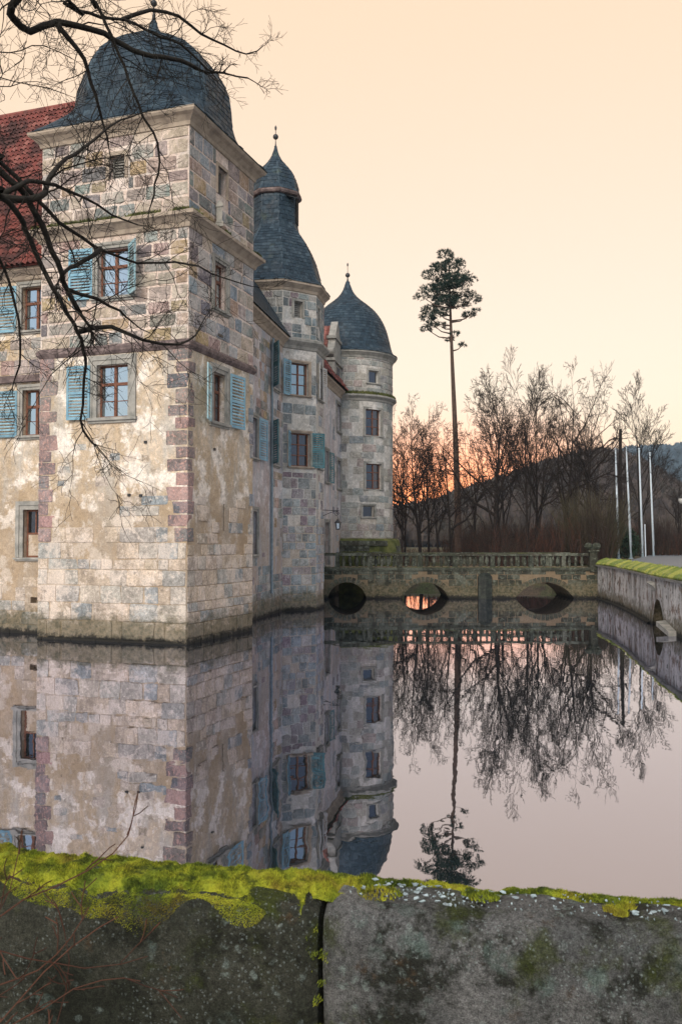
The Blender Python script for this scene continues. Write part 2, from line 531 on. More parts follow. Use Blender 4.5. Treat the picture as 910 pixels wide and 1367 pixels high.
# ------------------------------------------------------------------ mesh helpers
class MB:
    def __init__(s):
        s.v = []
        s.f = []
        s.mi = []

    def add(s, vs, fs, mi=0):
        b = len(s.v)
        s.v.extend([tuple(p) for p in vs])
        for f in fs:
            s.f.append(tuple(i + b for i in f))
            s.mi.append(mi)

    def quad(s, a, b, c, d, mi=0):
        s.add((a, b, c, d), ((0, 1, 2, 3),), mi)

    def box(s, x0, x1, y0, y1, z0, z1, fr=None, mi=0):
        vs = [(x, y, z) for x in (x0, x1) for y in (y0, y1) for z in (z0, z1)]
        if fr:
            vs = [fr(*p) for p in vs]
        s.add(vs, ((0, 1, 3, 2), (4, 6, 7, 5), (0, 4, 5, 1), (2, 3, 7, 6), (0, 2, 6, 4), (1, 5, 7, 3)), mi)

    def tube(s, pts, rad, n=6, cap=True, mi=0):
        pts = [Vector(p) for p in pts]
        if not isinstance(rad, (list, tuple)):
            rad = [rad] * len(pts)
        b = len(s.v)
        prev = None
        for i, p in enumerate(pts):
            d = (pts[min(i + 1, len(pts) - 1)] - pts[max(i - 1, 0)])
            if d.length < 1e-9:
                d = Vector((0, 0, 1))
            d.normalize()
            if prev is None:
                a = d.orthogonal().normalized()
            else:
                a = prev - d * prev.dot(d)
                a = a.normalized() if a.length > 1e-6 else d.orthogonal().normalized()
            prev = a
            bb = d.cross(a)
            r = rad[i]
            for k in range(n):
                t = 2 * math.pi * k / n
                q = p + (a * math.cos(t) + bb * math.sin(t)) * r
                s.v.append((q.x, q.y, q.z))
        for i in range(len(pts) - 1):
            for k in range(n):
                k2 = (k + 1) % n
                s.f.append((b + i * n + k, b + i * n + k2, b + (i + 1) * n + k2, b + (i + 1) * n + k))
                s.mi.append(mi)
        if cap and n > 2:
            s.f.append(tuple(b + k for k in range(n))[::-1])
            s.f.append(tuple(b + (len(pts) - 1) * n + k for k in range(n)))
            s.mi += [mi, mi]

    def rings(s, rings, closed=True, cap0=False, cap1=False, mi=0):
        n = len(rings[0])
        b = len(s.v)
        for r in rings:
            s.v.extend([tuple(p) for p in r])
        for i in range(len(rings) - 1):
            for k in range(n if closed else n - 1):
                k2 = (k + 1) % n
                s.f.append((b + i * n + k, b + i * n + k2, b + (i + 1) * n + k2, b + (i + 1) * n + k))
                s.mi.append(mi)
        if cap0:
            s.f.append(tuple(b + k for k in range(n))[::-1])
            s.mi.append(mi)
        if cap1:
            s.f.append(tuple(b + (len(rings) - 1) * n + k for k in range(n)))
            s.mi.append(mi)

    def lathe(s, cx, cy, prof, n=24, mi=0):
        s.rings([[(cx + r * math.cos(2 * math.pi * k / n), cy + r * math.sin(2 * math.pi * k / n), z) for k in range(n)] for r, z in prof], True, True, True, mi)

    def mesh(s, name, mats, smooth=False):
        me = bpy.data.meshes.new(name)
        me.from_pydata(s.v, [], s.f)
        if not isinstance(mats, (list, tuple)):
            mats = [mats]
        for m in mats:
            me.materials.append(M[m])
        if len(mats) > 1:
            me.polygons.foreach_set('material_index', s.mi)
        if smooth:
            me.polygons.foreach_set('use_smooth', [True] * len(s.f))
        me.update()
        return me

    def build(s, name, mats, parent=None, smooth=False, fix=True, kind=None):
        """verts are world coordinates; a parented mesh is shifted into its parent's space"""
        if parent is not None:
            o0 = world_loc(parent)
            s.v = [(x - o0.x, y - o0.y, z - o0.z) for x, y, z in s.v]
        me = s.mesh(name, mats, smooth)
        if fix:
            bm = bmesh.new()
            bm.from_mesh(me)
            bmesh.ops.recalc_face_normals(bm, faces=bm.faces)
            bm.to_mesh(me)
            bm.free()
        o = bpy.data.objects.new(name, me)
        COL.objects.link(o)
        o.parent = parent
        if kind:
            o['kind'] = kind
        return o


def world_loc(o):
    v = Vector((0, 0, 0))
    while o is not None:
        v += o.location
        o = o.parent
    return v


def thing(name, label, cat, loc, group=None):
    o = bpy.data.objects.new(name, None)
    COL.objects.link(o)
    o.location = loc
    o.empty_display_size = 0.3
    return tag(o, label, cat, group)


def tag(o, label, cat, group=None):
    o['label'] = label
    o['category'] = cat
    if group:
        o['group'] = group
    return o


def structure(o):
    o['kind'] = 'structure'
    return o


def place(me, name, parent, mat4, mat=None):
    """an object that shares mesh data; mat4 is a world matrix"""
    o = bpy.data.objects.new(name, me)
    COL.objects.link(o)
    if parent is not None:
        o.parent = parent
        mat4 = Matrix.Translation(-world_loc(parent)) @ mat4
    o.matrix_local = mat4
    if mat:
        o.material_slots[0].link = 'OBJECT'
        o.material_slots[0].material = M[mat]
    return o


class Plane:
    """a vertical wall plane: u runs along it (angle from +Y, clockwise), d is outward"""

    def __init__(s, o, ang, flip=False):
        s.o = Vector((o[0], o[1], 0))
        a = R(ang)
        s.u = Vector((math.sin(a), math.cos(a), 0))
        s.n = Vector((s.u.y, -s.u.x, 0))
        if flip:
            s.n = -s.n

    def __call__(s, u, d, z):
        p = s.o + s.u * u + s.n * d
        return Vector((p.x, p.y, z))

    def mat(s, u, d, z, su=1, sd=1, sz=1, tilt=0):
        m = Matrix(((s.u.x, s.n.x, 0), (s.u.y, s.n.y, 0), (0, 0, 1))).to_4x4()
        return Matrix.Translation(s(u, d, z)) @ m @ Matrix.Rotation(tilt, 4, 'Y') @ Matrix.Diagonal((su, sd, sz, 1))


def block_mesh(seed, ch=0.06, jit=0.045):
    """unit block, chamfered and a little irregular"""
    r = random.Random(seed)
    bm = bmesh.new()
    bmesh.ops.create_cube(bm, size=1.0)
    for v in bm.verts:
        v.co += Vector((r.uniform(-jit, jit), 0, r.uniform(-jit, jit)))
    bmesh.ops.bevel(bm, geom=list(bm.edges), offset=ch, segments=1, affect='EDGES')
    for v in bm.verts:
        v.co += Vector((r.uniform(-.012, .012), r.uniform(-.03, .03), r.uniform(-.012, .012)))
    bmesh.ops.recalc_face_normals(bm, faces=bm.faces)
    me = bpy.data.meshes.new('stone')
    bm.to_mesh(me)
    bm.free()
    me.materials.append(M['stone_warm'])
    return me


BLOCKS = [block_mesh(i) for i in range(8)]


def lay(plane, u0, u1, z0, z1, rowh, lens, holes, parent, mat, r, prob=lambda u, z: 1.0, gap=0.022, depth=0.10, proud=0.016, name='stone', mats=None, vary=(0.82, 1.2)):
    """courses of single stones"""
    z = z0
    n = 0
    while z < z1 - 0.08:
        h = rowh * r.uniform(*vary)
        if z + h > z1 - rowh * 0.35:
            h = z1 - z
        u = u0 - r.uniform(0, 0.4) * lens[0]
        while u < u1 - 0.02:
            l = r.uniform(*lens)
            a, b = max(u, u0), min(u + l, u1)
            if u1 - b < lens[0] * 0.35:
                b = u1
            segs = [(a, b)]
            for (h0, h1, g0, g1) in holes:
                if min(z + h, g1) - max(z, g0) > h * 0.25:
                    ns = []
                    for (p, q) in segs:
                        if q <= h0 or p >= h1:
                            ns.append((p, q))
                        else:
                            if p < h0:
                                ns.append((p, h0))
                            if q > h1:
                                ns.append((h1, q))
                    segs = ns
            for (p, q) in segs:
                if q - p > 0.12 and r.random() < prob((p + q) / 2, z + h / 2):
                    pr = proud + r.uniform(-0.008, 0.012)
                    mm = mat if mats is None else r.choice(mats)
                    place(r.choice(BLOCKS), name, parent, plane.mat((p + q) / 2, pr - depth / 2, z + h / 2, (q - p) - gap, depth, h - gap, r.uniform(-.008, .008)), mm)
                    n += 1
            u = b if b == u1 else u + l
            if b == u1:
                break
        z += h
    return n


def wall_face(mb, plane, u0, u1, z0, z1, holes, depth=0.28, mi=0, rmi=None):
    """flat wall with rectangular openings and their reveals"""
    us = sorted({u0, u1, *[min(max(x, u0), u1) for h in holes for x in h[:2]]})
    zs = sorted({z0, z1, *[min(max(x, z0), z1) for h in holes for x in h[2:]]})
    for i in range(len(us) - 1):
        for j in range(len(zs) - 1):
            cu, cz = (us[i] + us[i + 1]) / 2, (zs[j] + zs[j + 1]) / 2
            if any(h[0] < cu < h[1] and h[2] < cz < h[3] for h in holes):
                continue
            mb.quad(plane(us[i], 0, zs[j]), plane(us[i + 1], 0, zs[j]), plane(us[i + 1], 0, zs[j + 1]), plane(us[i], 0, zs[j + 1]), mi)
    rm = mi if rmi is None else rmi
    for (a, b, c0, c1) in holes:
        if c0 < z0 - 1e-6 or c1 > z1 + 1e-6:
            continue
        e = -depth
        mb.quad(plane(a, 0, c0), plane(a, e, c0), plane(a, e, c1), plane(a, 0, c1), rm)
        mb.quad(plane(b, 0, c0), plane(b, e, c0), plane(b, e, c1), plane(b, 0, c1), rm)
        mb.quad(plane(a, 0, c0), plane(b, 0, c0), plane(b, e, c0), plane(a, e, c0), rm)
        mb.quad(plane(a, 0, c1), plane(b, 0, c1), plane(b, e, c1), plane(a, e, c1), rm)
        mb.quad(plane(a, e, c0), plane(b, e, c0), plane(b, e, c1), plane(a, e, c1), rm)


def window(parent, pl, a, b, c0, c1, glass='glass_mid', sur=0.16, sill=0.12, trim='trim_grey', style='cross', dep=0.17, frame='wood', proud=0.035, lintel=True):
    """wooden casement in a stone surround; part 'window' with panes, sill, surround below it"""
    o0 = world_loc(parent)
    mb = MB()
    fw = 0.06
    d0, d1 = -dep - 0.05, -dep
    fr = pl
    e = 0.004
    mb.box(a + e, a + fw, d0, d1, c0 + e, c1 - e, fr)
    mb.box(b - fw, b - e, d0, d1, c0 + e, c1 - e, fr)
    mb.box(a + fw, b - fw, d0, d1, c0 + e, c0 + fw, fr)
    mb.box(a + fw, b - fw, d0, d1, c1 - fw, c1 - e, fr)
    panes = []
    w, h = b - a, c1 - c0
    if style == 'cross':
        um, zt = (a + b) / 2, c0 + h * 0.64
        mb.box(um - 0.045, um + 0.045, d0, d1 + 0.015, c0 + fw, c1 - fw, fr)
        mb.box(a + fw, um - 0.045, d0, d1 + 0.02, zt - 0.045, zt + 0.045, fr)
        mb.box(um + 0.045, b - fw, d0, d1 + 0.02, zt - 0.045, zt + 0.045, fr)
        zm = (c0 + zt) / 2
        for p, q in ((a + fw, um - 0.045), (um + 0.045, b - fw)):
            mb.box(p, q, d0 + 0.01, d1 - 0.005, zm - 0.012, zm + 0.012, fr)
            panes += [(p, q, c0 + fw, zm - 0.012), (p, q, zm + 0.012, zt - 0.045), (p, q, zt + 0.045, c1 - fw)]
    elif style == 'grid':
        um = (a + b) / 2
        mb.box(um - 0.035, um + 0.035, d0, d1 + 0.015, c0 + fw, c1 - fw, fr)
        z1, z2 = c0 + h * 0.34, c0 + h * 0.66
        for p, q in ((a + fw, um - 0.035), (um + 0.035, b - fw)):
            for zz in (z1, z2):
                mb.box(p, q, d0, d1 + 0.008, zz - 0.02, zz + 0.02, fr)
            panes += [(p, q, c0 + fw, z1 - 0.02), (p, q, z1 + 0.02, z2 - 0.02), (p, q, z2 + 0.02, c1 - fw)]
    elif style == 'single':
        panes.append((a + fw, b - fw, c0 + fw, c1 - fw))
    elif style == 'half':
        zm = c0 + h * 0.5
        mb.box(a + fw, b - fw, d0, d1, zm - 0.03, zm + 0.03, fr)
        um = (a + b) / 2
        mb.box(um - 0.02, um + 0.02, d0, d1, zm + 0.03, c1 - fw, fr)
        panes += [(a + fw, um - 0.02, zm + 0.03, c1 - fw), (um + 0.02, b - fw, zm + 0.03, c1 - fw)]
    win = mb.build('window', frame, parent)
    for (p, q, r0, r1) in panes:
        m = MB()
        t = rnd.uniform(-.006, .006)
        t2 = rnd.uniform(-.004, .004)
        g0, g1 = d0 + 0.012, d0 + 0.024
        vs = []
        for d in (g0, g1):
            vs += [pl(p - .01, d + t, r0 - .01), pl(q + .01, d - t, r0 - .01), pl(q + .01, d - t + t2, r1 + .01), pl(p - .01, d + t + t2, r1 + .01)]
        m.add(vs, ((0, 1, 2, 3), (4, 5, 6, 7), (0, 1, 5, 4), (1, 2, 6, 5), (2, 3, 7, 6), (3, 0, 4, 7)))
        m.build('pane', glass, win)
    if style == 'half':
        m = MB()
        m.box(a + fw, b - fw, d0 + 0.01, d0 + 0.03, c0 + fw, c0 + h * 0.5 - 0.03, fr)
        m.build('panel', 'plaster', win)
    if style == 'louvre':
        n = max(4, int((c1 - c0 - 2 * fw) / 0.085))
        for i in range(n):
            zz = c0 + fw + (i + 0.5) * (c1 - c0 - 2 * fw) / n
            m = MB()
            vs = [pl(u, d, zz + dz) for u in (a + fw, b - fw) for d, dz in ((d0, .025), (d0, .045), (d1, -.045), (d1, -.025))]
            m.add(vs, ((0, 1, 3, 2), (4, 6, 7, 5), (0, 4, 5, 1), (1, 5, 7, 3), (3, 7, 6, 2), (2, 6, 4, 0)))
            m.build('slat', 'louvre', win)
        m = MB()
        m.box(a + .02, b - .02, d0 - 0.03, d0 - 0.015, c0 + .02, c1 - .02, fr)
        m.build('backing', 'dark', win)
    if sur:
        m = MB()
        s1, p = sur, proud
        m.box(a - s1, a, -0.05, p, c0, c1 + s1, fr)
        m.box(b, b + s1, -0.05, p, c0, c1 + s1, fr)
        m.box(a, b, -0.05, p, c1, c1 + s1, fr)
        if lintel:
            m.box(a - s1 - .02, a - s1 * .55, -0.03, p + .03, c0 + .01, c1 + s1 + .02, fr)
            m.box(b + s1 * .55, b + s1 + .02, -0.03, p + .03, c0 + .01, c1 + s1 + .02, fr)
            m.box(a - s1 * .55, b + s1 * .55, -0.03, p + .03, c1 + s1 * .55, c1 + s1 + .02, fr)
        m.build('surround', trim, win)
    if sill:
        m = MB()
        m.box(a - sur - .06, b + sur + .06, -0.1, 0.12, c0 - sill * .55, c0 - .003, fr)
        m.box(a - sur - .02, b + sur + .02, -0.05, 0.06, c0 - sill, c0 - sill * .55, fr)
        m.build('sill', trim, win)
    return win


def shutter(parent, pl, hinge_u, d, z0, z1, w, side, ang, mat='shutter', slats=True):
    """louvred leaf hinged at hinge_u; side -1 opens towards -u; ang = degrees away from lying flat on the wall"""
    mb = MB()
    h = z1 - z0
    st, th = 0.075, 0.035
    mb.box(0, st, 0, th, 0, h)
    mb.box(w - st, w, 0, th, 0, h)
    for za, zb in ((0, .09), (h * .5 - .045, h * .5 + .045), (h - .09, h)):
        mb.box(st, w - st, 0.002, th - .002, za, zb)
    me = mb.mesh('shutter', mat)
    bm = bmesh.new()
    bm.from_mesh(me)
    bmesh.ops.recalc_face_normals(bm, faces=bm.faces)
    bm.to_mesh(me)
    bm.free()
    x = pl.u * side
    a = R(ang)
    ex = x * math.cos(a) + pl.n * math.sin(a)
    ey = pl.n * math.cos(a) - x * math.sin(a)
    m4 = Matrix(((ex.x, ey.x, 0), (ex.y, ey.y, 0), (0, 0, 1))).to_4x4()
    m4 = Matrix.Translation(pl(hinge_u, d, z0)) @ m4
    o = place(me, 'shutter', parent, m4)
    sm = MB()
    vs = [(u, dd, zz) for u in (st, w - st) for dd, zz in ((.004, .016), (.004, .027), (.033, -.027), (.033, -.016))]
    sm.add(vs, ((0, 1, 3, 2), (4, 6, 7, 5), (0, 4, 5, 1), (1, 5, 7, 3), (3, 7, 6, 2), (2, 6, 4, 0)))
    sme = sm.mesh('slat', mat)
    for za, zb in ((.09, h * .5 - .045), (h * .5 + .045, h - .09)):
        n = int((zb - za) / 0.092)
        for i in range(n):
            s = bpy.data.objects.new('slat', sme)
            COL.objects.link(s)
            s.parent = o
            s.location = (0, 0, za + (i + .5) * (zb - za) / n)
    return o


def offset_poly(pts, d):
    """grow a closed counter-clockwise polygon outward by d"""
    n = len(pts)
    out = []
    for i in range(n):
        p0, p1, p2 = Vector(pts[i - 1]), Vector(pts[i]), Vector(pts[(i + 1) % n])
        e1, e2 = (p1 - p0).normalized(), (p2 - p1).normalized()
        n1, n2 = Vector((e1.y, -e1.x)), Vector((e2.y, -e2.x))
        b = (n1 + n2)
        b = b / max(0.2, b.length_squared) * 2
        out.append((p1.x + b.x * d, p1.y + b.y * d))
    return out


def moulding(pts, prof):
    """sweep a (d, z) profile round a closed polygon"""
    mb = MB()
    mb.rings([[(x, y, z) for x, y in offset_poly(pts, d)] for d, z in prof])
    return mb


def shingles(mb, surf, rows, cols_of, lap=1.45, lift=0.022, r=rnd, thick=0.012, gap=0.03, jit=0.15):
    """lay slates on a surface: surf(s, t) -> (point, normal); s round, t up"""
    for i in range(len(rows) - 1):
        t0, t1 = rows[i], rows[i + 1]
        n = cols_of(t0)
        sh = 0.5 * (i % 2)
        for k in range(n):
            j = r.uniform(-jit, jit) * 0.3
            a, b = (k + sh + gap) / n, (k + 1 + sh - gap) / n
            tt = min(t0 + (t1 - t0) * lap, rows[-1])
            tb = t0 + (t1 - t0) * j * 0.5
            P = []
            for s_, t_, l_ in ((a, tb, lift), (b, tb, lift), (b, tt, 0.004), (a, tt, 0.004)):
                p, nn = surf(s_, t_)
                P.append(p + nn * (l_ + r.uniform(0, .004)))
            nn = (P[1] - P[0]).cross(P[3] - P[0])
            if nn.length < 1e-9:
                continue
            nn.normalize()
            mb.add([*P, P[0] - nn * thick * 1.6, P[1] - nn * thick * 1.6], ((0, 1, 2, 3), (4, 5, 1, 0), (0, 3, 4), (1, 5, 2)))


def moss_tufts(mb, pts, h, r, spread=0.5):
    for p in pts:
        p = Vector(p)
        for _ in range(1):
            a = r.uniform(0, 6.283)
            w = h * r.uniform(.18, .34)
            d = Vector((r.uniform(-spread, spread), r.uniform(-spread, spread), 1)) * h * r.uniform(.5, 1.3)
            e = Vector((math.cos(a), math.sin(a), 0)) * w
            f = Vector((-math.sin(a), math.cos(a), 0)) * w
            mb.add((p - e, p + e, p + f, p + d), ((0, 1, 3), (1, 2, 3), (2, 0, 3)))


def smooth_interp(prof, z):
    """piecewise interpolation with smoothstep-free cubic (Catmull-Rom) through (r, z) points"""
    for i in range(len(prof) - 1):
        if prof[i][1] <= z <= prof[i + 1][1]:
            p0 = prof[max(i - 1, 0)]
            p1, p2 = prof[i], prof[i + 1]
            p3 = prof[min(i + 2, len(prof) - 1)]
            t = (z - p1[1]) / (p2[1] - p1[1])
            m1 = (p2[0] - p0[0]) / max(1e-6, p2[1] - p0[1]) * (p2[1] - p1[1])
            m2 = (p3[0] - p1[0]) / max(1e-6, p3[1] - p1[1]) * (p2[1] - p1[1])
            return (2 * t ** 3 - 3 * t ** 2 + 1) * p1[0] + (t ** 3 - 2 * t ** 2 + t) * m1 + (-2 * t ** 3 + 3 * t ** 2) * p2[0] + (t ** 3 - t ** 2) * m2
    return prof[-1][0]


def arclen_rows(prof, step, n=400):
    """z values spaced evenly along the profile"""
    z0, z1 = prof[0][1], prof[-1][1]
    zs = [z0]
    acc = 0
    pr = smooth_interp(prof, z0)
    pz = z0
    for i in range(1, n + 1):
        z = z0 + (z1 - z0) * i / n
        r_ = smooth_interp(prof, z)
        acc += math.hypot(r_ - pr, z - pz)
        pr, pz = r_, z
        if acc >= step:
            zs.append(z)
            acc = 0
    zs.append(z1)
    return zs


def dome(parent, cx, cy, prof, shape, step=0.2, width=0.3, rot=0.0, name='roof', squash=None):
    """bell roof: shape(theta, z) scales the radius; slates on top of a solid shell"""

    def pt(s_, z):
        th = 2 * math.pi * s_ + rot
        r_ = max(0.0, smooth_interp(prof, z)) * shape(th - rot, z)
        k = squash(z) if squash else 1.0
        a, b = r_ * math.cos(th - rot), r_ * math.sin(th - rot) * k
        return Vector((cx + a * math.cos(rot) - b * math.sin(rot), cy + a * math.sin(rot) + b * math.cos(rot), z))

    def surf(s_, z):
        p = pt(s_, z)
        e = 0.004
        z2 = min(z + 0.02, prof[-1][1])
        z1_ = z2 - 0.02
        du = pt(s_ + e, z) - pt(s_ - e, z)
        dv = pt(s_, z2) - pt(s_, z1_)
        nn = du.cross(dv)
        if nn.length < 1e-9:
            return p, Vector((0, 0, 1))
        return p, nn.normalized()
    zs = arclen_rows(prof, 0.12)
    mb = MB()
    n = 64
    mb.rings([[pt(k / n, z) for k in range(n)] for z in zs], True, True, True)
    shell = mb.build(name, 'slate', parent)
    sl_ = MB()
    rows = arclen_rows(prof, step)

    def cols(z):
        return max(5, int(2 * math.pi * max(.05, smooth_interp(prof, z)) * 1.1 / width))
    shingles(sl_, surf, rows, cols)
    sl_.build('slates', 'slate', shell, fix=False, kind='stuff')
    return shell


def finial(parent, cx, cy, z0, z1, ball_z, r0, br):
    mb = MB()
    mb.lathe(cx, cy, [(r0, z0), (r0 * .6, z0 + (ball_z - z0) * .35), (r0 * .3, z0 + (ball_z - z0) * .7), (.02, ball_z - br)], 10)
    mb.lathe(cx, cy, [(.02, ball_z - br)] + [(br * math.sin(math.pi * i / 8), ball_z - br * math.cos(math.pi * i / 8)) for i in range(1, 8)] + [(.015, ball_z + br)], 12)
    mb.lathe(cx, cy, [(.016, ball_z + br), (.016, z1 - .25), (.045, z1 - .2), (.055, z1 - .1), (.004, z1)], 8)
    return mb.build('finial', 'lead', parent, smooth=True)


# ------------------------------------------------------------------ ground, water, roads
WALL_R = [(13.75, 49.6), (13.2, 44.0), (12.4, 39.0), (11.5, 34.1), (10.75, 29.6), (10.1, 24.0), (9.6, 17.0), (8.2, 9.0), (5.6, 4.2), (3.2, 2.32)]
NEAR = [(1.01, 2.76), (-0.06, 2.95), (-1.18, 3.19), (-3.0, 3.55), (-6.0, 4.1), (-12.0, 5.0), (-30.0, 9.0), (-48, 20)]
FARB = [(-52, 45), (-45, 66), (-25, 72), (-8, 70), (2, 67), (9, 65.5), (14.5, 63), (15.5, 58), (14.6, 53.2)]


def bank_z(x, y):
    if y > 52 and x < 17:
        return 0.75
    if y < 12:
        return 1.15
    return 1.68


GW = [(14.4, 49.6), (13.95, 44.0), (13.15, 39.0), (12.4, 35.0), (15.2, 34.2), (14.6, 31.0), (11.6, 29.9), (10.85, 24.0), (10.35, 17.0), (8.9, 8.7), (6.0, 3.7), (3.4, 2.0)]
outline = GW + NEAR + FARB
rings = []
for k, sc_ in enumerate((1.0, 1.012, 1.06, 1.2, 1.5, 2.2, 4, 10, 24)):
    ring = []
    for (x, y) in outline:
        px, py = -6 + (x + 6) * sc_, 34 + (y - 34) * sc_
        z = bank_z(x, y)
        if k >= 3:
            z = z * 0.4 + 1.68 * 0.6
        if k >= 4:
            z = 1.68
        if y < 12 and k < 5:
            z = 1.15
        if k == 0:
            z -= 0.05
        ring.append((px, py, z + (0.05 * math.sin(px * 1.3) * math.cos(py * .9) if 0 < k < 5 else 0)))
    rings.append(ring)
mb = MB()
mb.rings([[(x, y, -1.6) for x, y in outline]] + rings)
structure(mb.build('ground', 'ground'))
mb = MB()
mb.add([(x * 1.02, y, -1.55) for x, y in outline], (tuple(range(len(outline))),))
structure(mb.build('moat_bed', 'bed'))
mb = MB()
mb.quad((-60, 1.0, 0), (30, 1.0, 0), (30, 76, 0), (-60, 76, 0))
structure(mb.build('water', 'water'))
mb = MB()
road = [(14.9, 46.0, 1.76), (15.2, 52, 1.76), (16.9, 56.0, 1.76), (19.3, 61.5, 1.76), (31.6, 93.0, 1.76), (40, 112, 1.76), (75, 118, 1.76), (60, 60, 1.76), (45, 30, 1.76), (30, 5, 1.76), (14.0, 5, 1.76), (12.5, 28, 1.76)]
mb.add(road, (tuple(range(len(road))),))
structure(mb.build('road', 'asphalt'))

# ------------------------------------------------------------------ square corner tower
P0 = (-4.513, 26.823)
LP = Plane(P0, -71, True)      # broad face, u runs to the left
RP = Plane(P0, 19)             # side face, u runs away
WL, WR = 5.2, 4.6
cA = RP.o.copy()
lu, ru = LP.u, RP.u
corners = [cA, cA + ru * WR, cA + ru * WR + lu * WL, cA + lu * WL]      # counter-clockwise from above
poly = [(c_.x, c_.y) for c_ in corners]
ctr = (corners[0] + corners[2]) / 2
tower = thing('corner_tower', 'square sandstone corner tower with slate bell roof, nearest to the water', 'tower', (ctr.x, ctr.y, 0))

holesL = [(2.02, 3.12, 10.5, 12.0), (2.02, 3.12, 6.8, 8.42), (2.2, 2.74, 14.14, 14.86)]
holesR = [(1.68, 2.48, 10.36, 11.86), (1.62, 2.42, 6.78, 8.34), (1.86, 2.5, 14.06, 14.95), (2.36, 2.48, 3.36, 4.22)]
mb = MB()
for pl, w, hs in ((LP, WL, holesL), (RP, WR, holesR)):
    wall_face(mb, pl, 0, w, -1.0, 8.85, [h for h in hs if h[3] < 8.85], mi=0)
    wall_face(mb, pl, 0, w, 8.85, 15.75, [h for h in hs if h[3] > 8.85], mi=1)
B1, B2 = Plane((corners[3].x, corners[3].y), 19), Plane((corners[1].x, corners[1].y), -71)
mb.quad(B1(0, 0, -1), B1(WR, 0, -1), B1(WR, 0, 15.75), B1(0, 0, 15.75), 1)
mb.quad(B2(0, 0, -1), B2(WL, 0, -1), B2(WL, 0, 15.75), B2(0, 0, 15.75), 1)
tw = mb.build('wall', ['plaster', 'mortar'], tower, fix=False)
r = random.Random(3)


def exc(hs, m=0.2):
    return [(a - m, b + m, c0 - 0.12, c1 + m) for a, b, c0, c1 in hs]


lay(LP, 0, WL, 9.0, 12.42, 0.47, (0.45, 1.0), exc(holesL), tw, 'stone_warm', r, lambda u, z: .95, gap=.07)
lay(RP, 0, WR, 9.0, 12.42, 0.47, (0.45, 1.0), exc(holesR), tw, 'stone_skylit', r, mats=['stone_skylit', 'stone_skylit', 'stone_warm'], gap=.06)
lay(LP, 0, WL, 12.85, 15.45, 0.44, (0.45, 1.05), exc(holesL, .1), tw, 'stone_warm', r, gap=.07)
lay(RP, 0, WR, 12.85, 15.45, 0.44, (0.45, 1.0), exc(holesR, .1), tw, 'stone_skylit', r, mats=['stone_skylit', 'stone_warm'], gap=.06)


def fallen(u, z):
    return 1.0 if z < 2.4 else max(0.0, 1.0 - (z - 2.4) / 2.4) * 0.8


lay(LP, 0.02, WL, -0.45, 4.4, 0.42, (0.3, 1.25), [(0, .62, 3.0, 5), (4.7, 5.3, 3.0, 5)], tw, 'stone_base', r, fallen, proud=0.02, gap=.028, vary=(.66, 1.34))
lay(RP, 0.02, WR, -0.45, 4.4, 0.38, (0.34, 0.75), exc(holesR) + [(0, .5, 3.0, 5)], tw, 'stone_base', r, fallen, proud=0.02, gap=.028, vary=(.66, 1.34))
# quoins wrap the near corner; the far edges show theirs on one face
z = 3.0
i = 0
while z < 8.75:
    h = r.uniform(.36, .5)
    if z + h > 8.5:
        h = 8.78 - z
    a, b = (r.uniform(.62, .8), r.uniform(.2, .34)) if i % 2 else (r.uniform(.38, .5), r.uniform(.34, .5))
    e = 0.014
    m4 = Matrix(((lu.x, ru.x, 0), (lu.y, ru.y, 0), (0, 0, 1))).to_4x4()
    cpos = cA + lu * (a - e) / 2 + ru * (b - e) / 2
    place(r.choice(BLOCKS), 'quoin', tw, Matrix.Translation((cpos.x, cpos.y, z + h / 2)) @ m4 @ Matrix.Diagonal((a + e, b + e, h - .02, 1)), 'quoin')
    if z > 1.6:
        w = r.uniform(.5, .68) if i % 2 else r.uniform(.34, .48)
        place(r.choice(BLOCKS), 'quoin', tw, LP.mat(WL - w / 2 + .008, -.04, z + h / 2, w, .11, h - .02), 'quoin')
    if r.random() < .45:
        w = r.uniform(.2, .4)
        place(r.choice(BLOCKS), 'quoin', tw, RP.mat(WR - w / 2 + .008, -.04, z + h / 2, w, .11, h - .02), 'stone_skylit')
    z += h
    i += 1
# loose stones showing through the plaster
for k in range(14):
    u, z = r.uniform(.9, 4.4), r.uniform(3.6, 6.3)
    place(r.choice(BLOCKS), 'stone', tw, LP.mat(u, -.043, z, r.uniform(.2, .5), .1, r.uniform(.16, .3)), 'stone_base')

window(tower, LP, *holesL[0], 'glass_bright', .17, .14)
window(tower, LP, *holesL[1], 'glass_bright', .26, .17)
window(tower, LP, *holesL[2], style='louvre', sur=.12, sill=0, trim='trim', lintel=False, frame='louvre')
window(tower, RP, *holesR[0], 'glass_bright', .17, .13)
window(tower, RP, *holesR[1], 'glass_dark', .24, .16)
window(tower, RP, *holesR[2], 'glass_dark', style='single', sur=.1, sill=0, trim='trim', lintel=False, dep=.2, frame='louvre')
shutter(tower, LP, 3.12 + .17, .04, 10.48, 12.06, .82, 1, 4)
shutter(tower, LP, 2.02, .02, 10.48, 12.04, .72, -1, 42, 'shutter_pale')
shutter(tower, LP, 3.12 + .20, .07, 6.76, 8.42, .80, 1, 4)
shutter(tower, RP, 2.42 + .30, .06, 6.72, 8.46, .92, 1, 5)
shutter(tower, RP, 1.62 - .26, .06, 6.72, 8.42, .80, -1, 19, 'shutter_pale')

